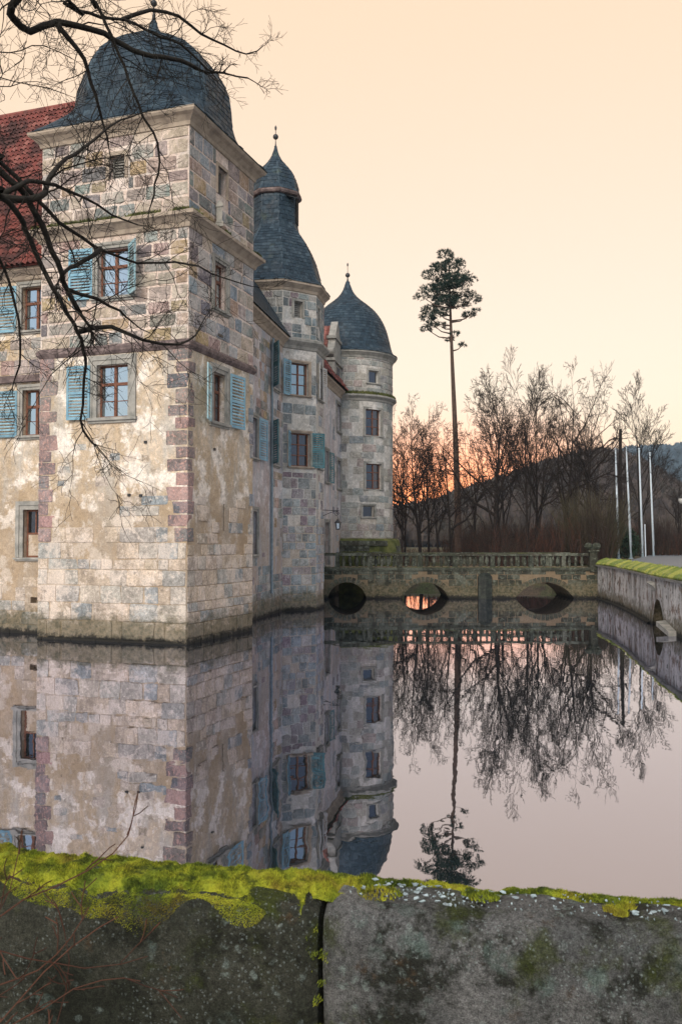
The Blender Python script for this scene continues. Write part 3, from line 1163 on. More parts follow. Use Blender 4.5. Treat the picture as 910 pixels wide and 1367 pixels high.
cz = moulding(poly, [(0, 15.42), (.05, 15.44), (.08, 15.55), (.20, 15.68), (.30, 15.74), (.34, 15.80), (.34, 15.88), (.20, 15.90), (-.3, 15.90)])
cz.build('eaves_cornice', 'trim', tower)
cz = moulding(poly, [(0, 12.36), (.06, 12.38), (.10, 12.50), (.24, 12.64), (.32, 12.68), (.32, 12.78), (.28, 12.80), (.02, 12.93), (-.1, 12.93)])
cor2 = cz.build('middle_cornice', 'trim', tower)
cz = moulding(poly, [(0, 8.74), (.03, 8.745), (.10, 8.84), (.10, 8.94), (.02, 9.03), (-.1, 9.03)])
cz.build('string_course', 'band', tower)
mt = MB()
pts = []
for _ in range(2600):
    u = r.uniform(-.2, WL + .2)
    d = r.uniform(.02, .28)
    if noise.noise((u * 2.1, 0, 0)) + .25 > r.random() * .7:
        pts.append(LP(u, d, 12.92 - d * .46))
    u = r.uniform(-.2, WR + .2)
    if noise.noise((u * 2.1, 5, 0)) > r.random() * .6:
        pts.append(RP(u, d, 12.92 - d * .46))
moss_tufts(mt, pts, .10, r, .6)
mt.build('moss', 'moss_dark', cor2, fix=False, kind='stuff')
# small weathered pinnacle on the middle cornice
mb = MB()
pp = RP(1.72, .12, 0)
mb.rings([[(pp.x + a * math.cos(R(19 + 45 + 90 * k)), pp.y + a * math.sin(R(-19 + 45 + 90 * k)), zz) for k in range(4)] for a, zz in ((.19, 12.9), (.19, 13.05), (.13, 13.08), (.14, 13.5), (.19, 13.53), (.15, 13.62), (.05, 13.75))], True, True, True)
mb.build('pinnacle', 'trim_grey', tower)
for pl, u, z, w in ((RP, 2.05, 9.55, .34), (LP, 1.55, 4.4, .1), (LP, 1.95, 4.42, .09), (LP, 1.4, 6.0, .09), (RP, 1.7, 5.9, .08)):
    mb = MB()
    mb.box(u - w / 2, u + w / 2, .0, .05, z - .04, z + .04, pl)
    mb.build('wall_anchor', 'iron', tower)

PR = [(2.98, 15.86), (2.74, 16.03), (2.55, 16.30), (2.42, 16.75), (2.36, 17.3), (2.27, 17.85), (2.07, 18.35), (1.76, 18.8), (1.34, 19.2), (.88, 19.5), (.46, 19.72), (.20, 19.95), (.08, 20.35)]


def square_to_round(th, z):
    t = max(0, min(1, (z - 15.95) / 1.25))
    t = t * t * (3 - 2 * t)
    q = 1.0 / max(abs(math.cos(th)), abs(math.sin(th)))
    o8 = 1.0 / max(math.cos(((th + math.pi / 8) % (math.pi / 4)) - math.pi / 8), .9)
    return min(q, 1.414) * (1 - t) + o8 * 1.02 * t


dm = dome(tower, ctr.x, ctr.y, PR, square_to_round, .185, .27, R(-19), squash=lambda z: .89 + .08 * max(0, min(1, (z - 16) / 2)))
finial(dm, ctr.x, ctr.y, 20.25, 21.5, 20.95, .09, .11)

# ------------------------------------------------------------------ front wing with the red roof
def pantiles(parent, pl, u0, u1, z0, z1, slope_d, tw_=0.21, th_=0.31, d0=0.0, clip=None):
    """pantiles on a roof plane that rises from d0 back over slope_d"""
    mb = MB()
    L_ = math.hypot(z1 - z0, slope_d)
    n = int(L_ / th_)
    m = int((u1 - u0) / tw_)
    nrm = (pl.n * (z1 - z0) + Vector((0, 0, slope_d))).normalized()
    for i in range(n):
        for k in range(m):
            ua = u0 + k * tw_
            if clip and not clip(ua + tw_ / 2, (i + .5) / n):
                continue
            P = []
            for t, l in ((i / n, .07), (min(1, (i + 1.25) / n), .008)):
                jz = rnd.uniform(-.004, .004)
                for uu, hh in ((0, .0), (.3, .08), (.6, .06), (.85, -.01), (1.0, .004)):
                    P.append(pl(ua + uu * tw_, d0 - slope_d * t, z0 + (z1 - z0) * t) + nrm * (l + hh + jz))
            mb.add(P, [(q, q + 1, q + 6, q + 5) for q in range(4)])
    return mb.build('tiles', 'tile', parent, fix=False, kind='stuff')


FO = (-10.088, 30.108)
FP = Plane(FO, -71, True)
fw_ = thing('castle_wing', 'rendered castle wing with red tiled roof at the left edge', 'building', (-12, 31, 0))
FU0, FU1 = -2.2, 13.0
hf = [(-.42, .60, 10.05, 11.52), (-.36, .52, 6.54, 8.06), (-.28, .44, 2.5, 4.08), (-.17, .13, 1.0, 1.2), (3.0, 4.0, 10.05, 11.52), (3.0, 4.0, 6.54, 8.06), (3.0, 3.8, 2.5, 4.08)]
mb = MB()
wall_face(mb, FP, FU0, FU1, -1, 12.1, hf)
for (p, q) in ((FP(FU1, 0, 0), FP(FU1, -10, 0)), (FP(FU1, -10, 0), FP(FU0, -10, 0))):
    mb.quad((p.x, p.y, -1), (q.x, q.y, -1), (q.x, q.y, 12.1), (p.x, p.y, 12.1))
a_, b_, c_ = FP(FU1, 0, 12.1), FP(FU1, -10, 12.1), FP(FU1, -5, 20.2)
mb.add((a_, b_, c_), ((0, 1, 2),))
fwall = mb.build('wall', 'plaster', fw_, fix=False)
lay(FP, -1.3, 6, -.4, 2.3, .38, (.4, .85), exc(hf), fwall, 'stone_base', r, lambda u, z: 1 if z < .9 else max(0, 1 - (z - .9) / 1.3) * .8, proud=.012)
lay(FP, -1.3, 4, 8.6, 9.8, .42, (.4, .85), exc(hf), fwall, 'stone_warm', r, lambda u, z: .75, proud=.012)
window(fw_, FP, *hf[0], 'glass_bright', .16, .12)
window(fw_, FP, *hf[1], 'glass_bright', .16, .14)
window(fw_, FP, *hf[2], 'glass_dark', .26, .12, style='half')
window(fw_, FP, *hf[4], 'glass_bright', .16, .12)
window(fw_, FP, *hf[5], 'glass_bright', .16, .14)
window(fw_, FP, *hf[6], 'glass_dark', .26, .12, style='half')
for u_, z_ in ((.78, 10.03), (.70, 6.5), (4.16, 10.03), (4.16, 6.5)):
    shutter(fw_, FP, u_, .05, z_, z_ + 1.55, .82, 1, 4)
mb = MB()
for (d, z0, z1) in ((.10, 8.42, 8.56), (.16, 8.32, 8.42)):
    mb.box(FU0, FU1, -.02, d, z0, z1, FP)
mb.build('string_course', 'band', fw_)
mb = MB()
prof = [(0, 11.72), (.06, 11.76), (.10, 11.88), (.24, 11.98), (.30, 12.02), (.30, 12.12), (-.3, 12.16)]
mb.rings([[FP(FU0, d, z) for d, z in prof], [FP(FU1, d, z) for d, z in prof]], False)
mb.build('eaves_cornice', 'trim', fw_)
mb = MB()
mb.add([FP(FU0, .42, 12.1), FP(FU1 + .2, .42, 12.1), FP(FU1 + .2, -5, 20.26), FP(FU0, -5, 20.26), FP(FU1 + .2, -10.4, 12.1), FP(FU0, -10.4, 12.1)], ((0, 1, 2, 3), (3, 2, 4, 5)))
rf = mb.build('roof', 'tile', fw_)
pantiles(rf, FP, FU0, FU1, 12.1, 20.28, 5.42, d0=.44)
mb = MB()
mb.tube([FP(FU0, -5, 20.3), FP(FU1 + .2, -5, 20.3)], .12, 8)
mb.build('ridge', 'tile', rf)

# ------------------------------------------------------------------ side range towards the bridge
SO = (-3.30, 35.6)
SP = Plane(SO, 10)
sr = thing('castle_range', 'weathered plaster side wall of the castle between the square and round towers', 'building', (-4.5, 44, 0))
S0u = 4.31
SU0, SU1 = -5.2, 19.7
hs = [(-.72, .02, 6.28, 7.82), (-.55, .06, 2.54, 4.2), (2.55, 3.42, 9.5, 11.3), (2.5, 3.42, 6.28, 8.05), (17.55, 18.75, 9.5, 11.1), (17.7, 18.85, 6.16, 7.8), (14.1, 14.95, 6.3, 8.0), (14.0, 15.2, 1.75, 4.1)]
mb = MB()
wall_face(mb, SP, SU0, SU1, -1, 12.0, hs)
for (p, q) in ((SP(SU1, 0, 0), SP(SU1, -7, 0)), (SP(SU1, -7, 0), SP(SU0, -7, 0))):
    mb.quad((p.x, p.y, -1), (q.x, q.y, -1), (q.x, q.y, 12), (p.x, p.y, 12))
swall = mb.build('wall', 'plaster_blue', sr, fix=False)
lay(SP, -2, S0u, 8.0, 11.6, .36, (.3, .7), exc(hs), swall, 'stone_warm', r, lambda u, z: .62, proud=.01)
lay(SP, -2, S0u, -.4, 2.6, .36, (.3, .7), exc(hs), swall, 'stone_stair', r, lambda u, z: .9 if z < 1.6 else .35, proud=.01)
lay(SP, 2.4, S0u, 2.4, 6.0, .38, (.35, .8), exc(hs), swall, 'stone_warm', r, lambda u, z: .5, proud=.01)
lay(SP, 16.3, SU1, 2, 11.4, .4, (.4, .9), exc(hs), swall, 'stone_skylit', r, lambda u, z: .25, proud=.01)
for k, (gl_, st_) in enumerate((('glass_mid', 'cross'), ('glass_dark', 'single'), ('glass_mid', 'cross'), ('glass_dark', 'cross'), ('glass_dark', 'cross'), ('glass_dark', 'cross'), ('glass_dark', 'cross'), ('glass_dark', 'single'))):
    window(sr, SP, *hs[k], gl_, .16, .13, style=st_)
shutter(sr, SP, .20, .05, 6.26, 7.9, .95, 1, 5)
shutter(sr, SP, 2.36, .06, 9.48, 11.3, .78, -1, 30, 'shutter_dark')
shutter(sr, SP, 2.33, .06, 6.26, 8.05, .78, -1, 30, 'shutter_dark')
shutter(sr, SP, 15.1, .05, 6.3, 8.0, .85, 1, 6, 'shutter_dark')
mb = MB()
prof = [(0, 11.55), (.05, 11.58), (.09, 11.7), (.24, 11.84), (.30, 11.88), (.30, 11.98), (-.3, 12.04)]
mb.rings([[SP(SU0, d, z) for d, z in prof], [SP(SU1, d, z) for d, z in prof]], False)
mb.build('eaves_cornice', 'trim', sr)
mb = MB()
mb.tube([SP(2.2, .12, 11.5), SP(2.2, .07, 11.2), SP(2.2, .07, .9)], .05, 8)
mb.build('downpipe', 'zinc', sr)
mb = MB()
ZR, DR = 15.3, 1.75
mb.add([SP(SU0, .34, 12.0), SP(SU1, .34, 12.0), SP(SU1, -DR, ZR), SP(SU0, -DR, ZR), SP(SU1, -7.3, 12.0), SP(SU0, -7.3, 12.0)], ((0, 1, 2, 3), (3, 2, 4, 5)))
srf = mb.build('roof', 'slate', sr)
pantiles(srf, SP, 6.5, SU1, 12.0, ZR + .02, DR + .34, d0=.36)
mb = MB()


def near_roof(s_, t_):
    p = SP(SU0 + s_ * (5.6 - SU0), .34 - (DR + .34) * t_, 12.0 + (ZR - 12.0) * t_)
    nn = (SP.n * (ZR - 12.0) + Vector((0, 0, DR + .34))).normalized()
    return p, nn


shingles(mb, near_roof, [i / 16 for i in range(17)], lambda z: 32)
mb.build('slates', 'slate', srf, fix=False, kind='stuff')
# stone gable on the wall head, red roof behind it
mb = MB()
g0, g1, gb = 16.3, 19.4, 12.0
gm = (g0 + g1) / 2
outl = [(g0, gb), (g0, 13.5), (g0 + .12, 13.55), (g0 + .28, 13.75), (g0 + .36, 14.1), (g0 + .62, 14.55), (g0 + .66, 14.9), (g0 + .95, 15.2), (gm - .32, 15.6), (gm, 15.95)]
outl += [(2 * gm - u, z) for u, z in outl[-2::-1]]
n = len(outl)
mb.add([SP(u, .03, z) for u, z in outl] + [SP(u, -.38, z) for u, z in outl], [tuple(range(n)), tuple(range(n, 2 * n))] + [(i, (i + 1) % n, n + (i + 1) % n, n + i) for i in range(n)])
gab = mb.build('gable', 'trim_grey', sr)
mb = MB()
for z0, p in ((13.35, .14), (14.75, .10)):
    w = 0 if z0 < 14 else .62
    mb.box(g0 - .12 + w, g1 + .12 - w, -.44, p, z0, z0 + .16, SP)
for u in (g0 + .14, g1 - .14):
    mb.box(u - .12, u + .12, .031, .10, 12.06, 13.35, SP)
for u in (g0 - .02, g1 + .02):
    mb.tube([SP(u, -.42, 13.85), SP(u, .08, 13.85)], .24, 10)
mb.build('gable_moulding', 'trim_grey', gab)
mb = MB()
mb.box(gm - .4, gm + .4, .031, .05, 12.3, 13.2, SP)
mb.build('gable_window', 'glass_dark', gab)
mb = MB()
for sgn in (-1, 1):
    vs = [SP(gm, -.4, 15.7), SP(gm, -4, 15.7), SP(gm + sgn * 1.5, -4, 12.6), SP(gm + sgn * 1.5, -.4, 12.6)]
    mb.add(vs, ((0, 1, 2, 3),))
mb.build('gable_roof', 'tile', sr)
tmb = MB()
for i in range(10):
    for k in range(16):
        ta, tb = i / 10, (i + 1.25) / 10
        da, db = -.4 - k * .225, -.4 - (k + 1) * .225
        P = []
        for t, l in ((ta, .045), (min(1, tb), .012)):
            for f_, hh in ((0, 0), (.35, .04), (.8, .0), (1, .01)):
                P.append(SP(gm - 1.5 + 1.5 * t, da + (db - da) * f_, 12.6 + 3.1 * t) + Vector((-.0, -.75, .6)) * (l + hh))
        tmb.add(P, [(q, q + 1, q + 5, q + 4) for q in range(3)])
tmb.build('tiles', 'tile', sr, fix=False, kind='stuff')

# ------------------------------------------------------------------ octagonal stair tower
S0 = SP(S0u, 0, 0)
SIDE = 1.76
BP = Plane((S0.x, S0.y), 55)
APO = SIDE / 2 / math.tan(math.pi / 8)
oc = BP(SIDE / 2, -APO, 0)
st = thing('stair_tower', 'slim octagonal stair tower with tall slate lantern roof and blue shutters', 'tower', (oc.x, oc.y, 0))
verts8 = []
p = Vector((S0.x, S0.y, 0))
ang = 55
faces8 = []
for k in range(8):
    faces8.append(Plane((p.x, p.y), ang))
    verts8.append((p.x, p.y))
    a = R(ang)
    p = p + Vector((math.sin(a), math.cos(a), 0)) * SIDE
    ang -= 45
CP, AP = faces8[1], faces8[7]
hb = [(.42, 1.34, 9.52, 10.96), (.40, 1.42, 6.36, 7.84), (.58, 1.02, 12.98, 13.72)]
hc = [(.42, 1.30, 9.5, 11.0), (.45, 1.2, 6.36, 7.84), (.25, .62, 12.8, 13.65)]
mb = MB()
for k, pl in enumerate(faces8):
    wall_face(mb, pl, 0, SIDE, -1, 14.45, hb if k == 0 else hc if k == 1 else [])
sw = mb.build('wall', 'mortar_cool', st, fix=False)
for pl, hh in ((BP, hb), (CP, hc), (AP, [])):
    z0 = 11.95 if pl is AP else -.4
    m_ = 'stone_skylit' if pl is CP else 'stone_stair'
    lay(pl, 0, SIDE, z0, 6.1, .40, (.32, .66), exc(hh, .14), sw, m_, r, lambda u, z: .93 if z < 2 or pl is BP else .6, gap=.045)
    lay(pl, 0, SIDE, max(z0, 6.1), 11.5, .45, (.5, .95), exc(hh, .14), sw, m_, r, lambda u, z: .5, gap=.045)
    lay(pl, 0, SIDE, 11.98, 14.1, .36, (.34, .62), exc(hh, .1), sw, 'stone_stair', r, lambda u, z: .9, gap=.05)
window(st, BP, *hb[0], 'glass_mid', .10, .08, style='grid', trim='trim')
window(st, BP, *hb[1], 'glass_dark', .10, .10, style='grid', trim='trim')
window(st, BP, *hb[2], style='louvre', sur=.10, sill=0, lintel=False, frame='louvre')
window(st, CP, *hc[0], 'glass_dark', .12, .08, style='grid')
window(st, CP, *hc[1], 'glass_dark', .12, .08, style='grid')
window(st, CP, *hc[2], 'glass_dark', .08, 0, style='single', lintel=False)
shutter(st, BP, .40, .02, 9.46, 11.02, .62, -1, 28)
shutter(st, BP, .38, .02, 6.32, 7.88, .62, -1, 52)
shutter(st, BP, 1.46, .02, 6.32, 7.88, .66, 1, 12, 'shutter_dark')
shutter(st, CP, .30, .06, 9.46, 11.1, .40, -1, 16, 'shutter_white')
shutter(st, CP, 1.26, .04, 9.46, 11.1, .50, 1, 10, 'shutter_white')
moulding(verts8, [(0, 14.12), (.04, 14.15), (.08, 14.26), (.22, 14.4), (.27, 14.44), (.27, 14.54), (-.2, 14.58)]).build('eaves_cornice', 'trim', st)
moulding(verts8, [(0, 11.55), (.05, 11.58), (.09, 11.7), (.24, 11.84), (.28, 11.88), (.28, 11.98), (.02, 12.1), (-.1, 12.1)]).build('middle_cornice', 'trim_grey', st)


def octa(th, z):
    return 1.0 / math.cos(((th + math.pi / 8) % (math.pi / 4)) - math.pi / 8)


a8 = math.atan2(BP.n.y, BP.n.x)
PS = [(2.42, 14.54), (2.26, 14.66), (2.10, 14.92), (1.98, 15.3), (1.86, 15.8), (1.66, 16.35), (1.38, 16.9), (1.08, 17.35), (1.0, 17.55), (.99, 17.8)]
d1 = dome(st, oc.x, oc.y, PS, octa, .17, .22, a8)
PL = [(.99, 17.78), (.99, 19.0)]
d2 = dome(st, oc.x, oc.y, PL, octa, .2, .26, a8, name='lantern')
v8b = [(oc.x + 1.03 / math.cos(math.pi / 8) * math.cos(a8 + math.pi / 8 + k * math.pi / 4), oc.y + 1.03 / math.cos(math.pi / 8) * math.sin(a8 + math.pi / 8 + k * math.pi / 4)) for k in range(8)]
moulding(v8b, [(0, 18.92), (.08, 18.96), (.12, 19.04), (.12, 19.12), (-.2, 19.14)]).build('lantern_cornice', 'band', d2)
PT = [(1.14, 19.12), (1.06, 19.25), (1.02, 19.5), (.94, 19.85), (.78, 20.2), (.54, 20.5), (.33, 20.75), (.18, 21.0), (.09, 21.25), (.05, 21.5)]
d3 = dome(st, oc.x, oc.y, PT, octa, .2, .26, a8, name='lantern_cap')
finial(d3, oc.x, oc.y, 21.4, 22.5, 21.95, .05, .13)
# opening with a raised wooden hatch on the lantern
LC = Plane((oc.x, oc.y), 10)
mb = MB()
mb.box(-.24, .24, .99, 1.05, 17.75, 18.85, LC)
mb.build('lantern_window', 'dark', d2)
mb = MB()
L2 = Plane((oc.x, oc.y), 55)
vs = [L2(u, d, z) for u in (-.05, .38) for d, z in ((1.0, 18.86), (1.0, 18.9), (1.42, 18.66), (1.42, 18.70))]
mb.add(vs, ((0, 1, 3, 2), (4, 6, 7, 5), (0, 4, 5, 1), (1, 5, 7, 3), (3, 7, 6, 2), (2, 6, 4, 0)))
mb.build('hatch', 'iron', d2)

# lantern on a wrought-iron arm
la = thing('wall_lantern', 'black wrought iron lantern hanging from a scrolled arm beside the bridge', 'lantern', CP(1.5, 0, 4.4))
mb = MB()
A = lambda d, z: CP(1.5, d, z)
mb.tube([A(0, 4.5), A(.78, 4.46)], .016, 6)
mb.tube([A(0, 4.22), A(.25, 4.33), A(.5, 4.42), A(.7, 4.44)], .013, 6)
sc_pts = [A(.62 + .12 * (1 - t / 14) * math.cos(t * .75) + .05, 4.30 + .14 * (1 - t / 14) * math.sin(t * .75)) for t in range(13)]
mb.tube(sc_pts, .012, 6)
mb.build('bracket', 'iron', la)
lp = A(.72, 0)
mb = MB()
mb.tube([(lp.x, lp.y, 4.2), (lp.x, lp.y, 4.08)], .012, 6)
mb.lathe(lp.x, lp.y, [(.02, 4.10), (.05, 4.06), (.06, 4.03), (.15, 3.93), (.17, 3.90), (.15, 3.88)], 6)
mb.lathe(lp.x, lp.y, [(.09, 3.58), (.10, 3.62), (.03, 3.63)], 6)
for k in range(6):
    a = k * math.pi / 3
    mb.tube([(lp.x + .14 * math.cos(a), lp.y + .14 * math.sin(a), 3.9), (lp.x + .095 * math.cos(a), lp.y + .095 * math.sin(a), 3.61)], .009, 4)
mb.build('lantern_frame', 'iron', la)
mb = MB()
mb.lathe(lp.x, lp.y, [(.085, 3.63), (.125, 3.88)], 6)
mb.build('lantern_glass', 'glass_mid', la)

# ------------------------------------------------------------------ round tower
RC = (0.42, 57.1)
RR = 2.80
rt = thing('round_tower', 'round stone tower with ogee slate dome behind the bridge', 'tower', (*RC, 0))


class Round:
    """wall coordinates on a cylinder: u is arc length, 0 at the point nearest the viewer, growing to the right"""

    def __init__(s, r):
        s.r = r

    def __call__(s, u, d, z):
        a = -math.pi / 2 + u / s.r
        return Vector((RC[0] + (s.r + d) * math.cos(a), RC[1] + (s.r + d) * math.sin(a), z))

    def mat(s, u, d, z, su=1, sd=1, sz=1, tilt=0):
        a = -math.pi / 2 + u / s.r
        n_ = Vector((math.cos(a), math.sin(a), 0))
        t_ = Vector((-n_.y, n_.x, 0))
        m = Matrix(((t_.x, n_.x, 0), (t_.y, n_.y, 0), (0, 0, 1))).to_4x4()
        return Matrix.Translation(s(u, d, z)) @ m @ Matrix.Rotation(tilt, 4, 'Y') @ Matrix.Diagonal((su, sd, sz, 1))


RD = Round(RR)
hr = [(1.28, 2.02, 12.6, 13.35), (1.08, 2.22, 9.42, 11.0), (1.10, 2.26, 6.2, 7.72), (.90, 1.66, 4.5, 5.2)]
mb = MB()
us = sorted({-8.79 + i * .44 for i in range(41)} | {x for h in hr for x in h[:2]})
us = [u for u in us if u < 8.80]
zs = sorted({-1, 3.2, 11.6, 14.5} | {x for h in hr for x in h[2:]})
for i in range(len(us)):
    ua, ub = us[i], us[i + 1] if i + 1 < len(us) else us[0] + 2 * math.pi * RR
    for j in range(len(zs) - 1):
        cu, cz_ = (ua + ub) / 2, (zs[j] + zs[j + 1]) / 2
        if any(h[0] < cu < h[1] and h[2] < cz_ < h[3] for h in hr):
            continue
        mb.quad(RD(ua, 0, zs[j]), RD(ub, 0, zs[j]), RD(ub, 0, zs[j + 1]), RD(ua, 0, zs[j + 1]))
for (a, b, z0, z1) in hr:
    e = -.28
    for (q0, q1) in (((a, z0), (a, z1)), ((b, z0), (b, z1)), ((a, z0), (b, z0)), ((a, z1), (b, z1))):
        mb.quad(RD(q0[0], 0, q0[1]), RD(q1[0], 0, q1[1]), RD(q1[0], e, q1[1]), RD(q0[0], e, q0[1]))
    mb.quad(RD(a, e, z0), RD(b, e, z0), RD(b, e, z1), RD(a, e, z1))
rw = mb.build('wall', 'mortar_cool', rt, fix=False)
exr = exc(hr, .14)
lay(RD, -.6, 4.2, 3.25, 5.4, .42, (.45, .85), exr, rw, 'stone_round', r, lambda u, z: .95, gap=.045)
lay(RD, -.6, 4.2, 5.4, 11.5, .44, (.5, .95), exr, rw, 'stone_round', r, lambda u, z: .62, gap=.03, proud=.008)
lay(RD, -.6, 4.2, 11.95, 14.1, .40, (.42, .8), exr, rw, 'stone_round', r, lambda u, z: .95, gap=.05)
window(rt, RD, *hr[0], 'glass_dark', .13, .12, style='single', lintel=False, frame='trim_grey')
window(rt, RD, *hr[1], 'glass_dark', .12, .12, style='grid')
window(rt, RD, *hr[2], 'glass_dark', .12, .12, style='grid')
window(rt, RD, *hr[3], 'glass_dark', .10, .10, style='single', frame='trim_grey')
mb = MB()
mb.lathe(*RC, [(RR - .1, 14.05), (RR + .04, 14.1), (RR + .08, 14.22), (RR + .22, 14.36), (RR + .27, 14.4), (RR + .27, 14.5), (RR - .3, 14.55)], 48)
mb.build('eaves_cornice', 'trim_grey', rt)
mb = MB()
mb.lathe(*RC, [(RR - .1, 11.45), (RR + .05, 11.5), (RR + .09, 11.62), (RR + .22, 11.72), (RR + .26, 11.76), (RR + .26, 11.84), (RR + .02, 12.0), (RR - .1, 12.0)], 48)
rcor = mb.build('middle_cornice', 'trim_grey', rt)
mt = MB()
moss_tufts(mt, [RD(u, d, 11.98 - d * .55) for u, d in ((r.uniform(-1, 4), r.uniform(0, .22)) for _ in range(1600))], .13, r, .6)
mt.build('moss', 'moss_dark', rcor, fix=False, kind='stuff')
mb = MB()
mb.lathe(*RC, [(RR + .75, -1), (RR + .70, 1.0), (RR + .55, 2.4), (RR + .42, 3.1), (RR + .30, 3.22), (RR - .1, 3.24)], 48)
rp = mb.build('plinth', 'moss_dark', rt)
RDp = Round(RR + .5)
lay(RDp, -1, 5, 1.2, 3.1, .4, (.5, .9), [], rp, 'stone_bridge', r, lambda u, z: .35, proud=.06)
PRD = [(3.12, 14.5), (2.92, 14.62), (2.78, 14.85), (2.68, 15.25), (2.56, 15.75), (2.40, 16.3), (2.12, 16.9), (1.72, 17.45), (1.22, 17.9), (.78, 18.25), (.45, 18.6), (.24, 19.0), (.10, 19.45)]
d4 = dome(rt, *RC, PRD, lambda th, z: 1.0, .19, .26)
finial(d4, *RC, 19.35, 20.65, 19.85, .10, .15)

# ------------------------------------------------------------------ balustraded bridge
br = thing('stone_bridge', 'mossy stone bridge with balustrade and three low arches over the moat', 'bridge', (6.5, 51, 0))
BY0, BY1 = 48.9, 52.9
BX0, BX1 = -.9, 13.75
DECK = 1.62
arches = [(-.72, 1.36, .86), (3.24, 5.76, .86), (9.32, 12.44, .86)]


def soffit(x):
    for a, b, h in arches:
        if a < x < b:
            c = (b - a) / 2
            Rr = (c * c + h * h) / (2 * h)
            return max(-.0, math.sqrt(max(0, Rr * Rr - (x - (a + b) / 2) ** 2)) - Rr + h)
    return -1.0


mb = MB()
xs = sorted({BX0, BX1, *[a + (b - a) * k / 20 for a, b, h in arches for k in range(21)]})
for i in range(len(xs) - 1):
    x0, x1 = xs[i], xs[i + 1]
    xm = (x0 + x1) / 2
    inn = soffit(xm) > -.5
    z0, z1 = (soffit(x0) if inn else -1.0, soffit(x1) if inn else -1.0)
    if inn:
        z0, z1 = max(z0, -.02), max(z1, -.02)
    mb.quad((x0, BY0, z0), (x1, BY0, z1), (x1, BY0, DECK), (x0, BY0, DECK))
    mb.quad((x0, BY1, z0), (x1, BY1, z1), (x1, BY1, DECK), (x0, BY1, DECK))
    if inn:
        mb.quad((x0, BY0, z0), (x1, BY0, z1), (x1, BY1, z1), (x0, BY1, z0))
for a, b, h in arches:
    for x in (a, b):
        mb.quad((x, BY0, -1), (x, BY1, -1), (x, BY1, 0), (x, BY0, 0))
mb.quad((BX0, BY0, DECK), (BX1, BY0, DECK), (BX1, BY1, DECK), (BX0, BY1, DECK))
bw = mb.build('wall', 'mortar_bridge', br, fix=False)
BF = Plane((0, BY0), 90)


def clear_of_arch(u, z):
    s_ = max(soffit(u - .2), soffit(u + .2), soffit(u))
    return 0 if s_ > -.5 and z < s_ + .36 else .93


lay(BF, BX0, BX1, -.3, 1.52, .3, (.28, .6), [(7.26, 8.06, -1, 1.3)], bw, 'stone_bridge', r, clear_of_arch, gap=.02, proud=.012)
for a, b, h in arches:
    c = (b - a) / 2
    Rr = (c * c + h * h) / (2 * h)
    th0 = math.asin(c / Rr)
    n = int(2 * th0 * Rr / .2)
    for k in range(n):
        th = -th0 + (k + .5) * 2 * th0 / n
        x, z = (a + b) / 2 + (Rr + .15) * math.sin(th), h - Rr + (Rr + .15) * math.cos(th)
        m4 = Matrix.Translation((x, BY0 + .03, z)) @ Matrix.Rotation(th, 4, 'Y') @ Matrix.Diagonal((2 * th0 * Rr / n - .01, .12, .29, 1))
        place(r.choice(BLOCKS), 'voussoir', br, m4, 'stone_bridge')
mb = MB()
mb.rings([[(7.28, BY0 + .2, z), (7.3, BY0 - .25, z), (7.66, BY0 - .42, z), (8.02, BY0 - .25, z), (8.04, BY0 + .2, z)] for z in (-1, 1.18)] + [[(7.4, BY0 + .2, 1.36), (7.45, BY0 - .05, 1.36), (7.66, BY0 - .1, 1.38), (7.9, BY0 - .05, 1.36), (7.92, BY0 + .2, 1.36)]], True, True, True)
mb.build('cutwater', 'wet_stone', br)
mb = MB()
mb.box(BX0, BX1, BY0 - .10, BY0 + .30, 1.53, 1.66)
mb.box(BX0, BX1, BY0 - .05, BY0 + .26, 1.46, 1.53)
led = mb.build('ledge', 'stone_bridge', br)
for yb in (BY0 + .08, BY1 - .1):
    posts = [-.2, 1.55, 3.12, 4.22, 6.1, 8.1, 10.16, 11.9]
    for k in range(len(posts)):
        x = posts[k]
        mb = MB()
        mb.box(x - .11, x + .11, yb - .11, yb + .11, 1.664, 2.30)
        mb.box(x - .14, x + .14, yb - .13, yb + .13, 1.664, 1.76)
        mb.build('post', 'stone_bridge', br)
    mbz = MB()
    prf = [(.075, 0), (.075, .06), (.05, .08), (.085, .17), (.098, .25), (.085, .33), (.052, .44), (.046, .48), (.07, .51), (.07, .58)]
    mbz.lathe(0, 0, prf, 10)
    bme = mbz.mesh('baluster', 'stone_bridge', True)
    ends = posts + [13.2]
    for k in range(len(ends) - 1):
        n = max(1, round((ends[k + 1] - ends[k] - .3) / .36))
        for i in range(n):
            x = ends[k] + .15 + (i + .5) * (ends[k + 1] - ends[k] - .3) / n
            place(bme, 'baluster', br, Matrix.Translation((x, yb, 1.70)) @ Matrix.Rotation(r.uniform(0, 3), 4, 'Z') @ Matrix.Diagonal((1, 1, .99, 1)))
    for k in range(len(ends) - 1):
        x0 = ends[k] if k else BX0
        mb = MB()
        mb.box(x0 + .004, ends[k + 1] - .004, yb - .16, yb + .16, 2.28, 2.37)
        mb.box(x0 + .006, ends[k + 1] - .006, yb - .12, yb + .12, 2.37, 2.42)
        mb.build('rail', 'stone_bridge', br)
mt = MB()
pts = []
for _ in range(3500):
    x = r.uniform(BX0, BX1)
    k_ = noise.noise((x * .8, 3.3, 0))
    if k_ > r.uniform(-.3, .5):
        pts.append((x, BY0 + r.uniform(-.1, .0), 1.65))
    if noise.noise((x * .9, 8.3, 0)) > r.uniform(0, .5):
        pts.append((x, BY0 + .08 + r.uniform(-.16, .16), 2.40))
moss_tufts(mt, pts, .05, r, .7)
mt.build('moss', 'moss_dark', led, fix=False, kind='stuff')
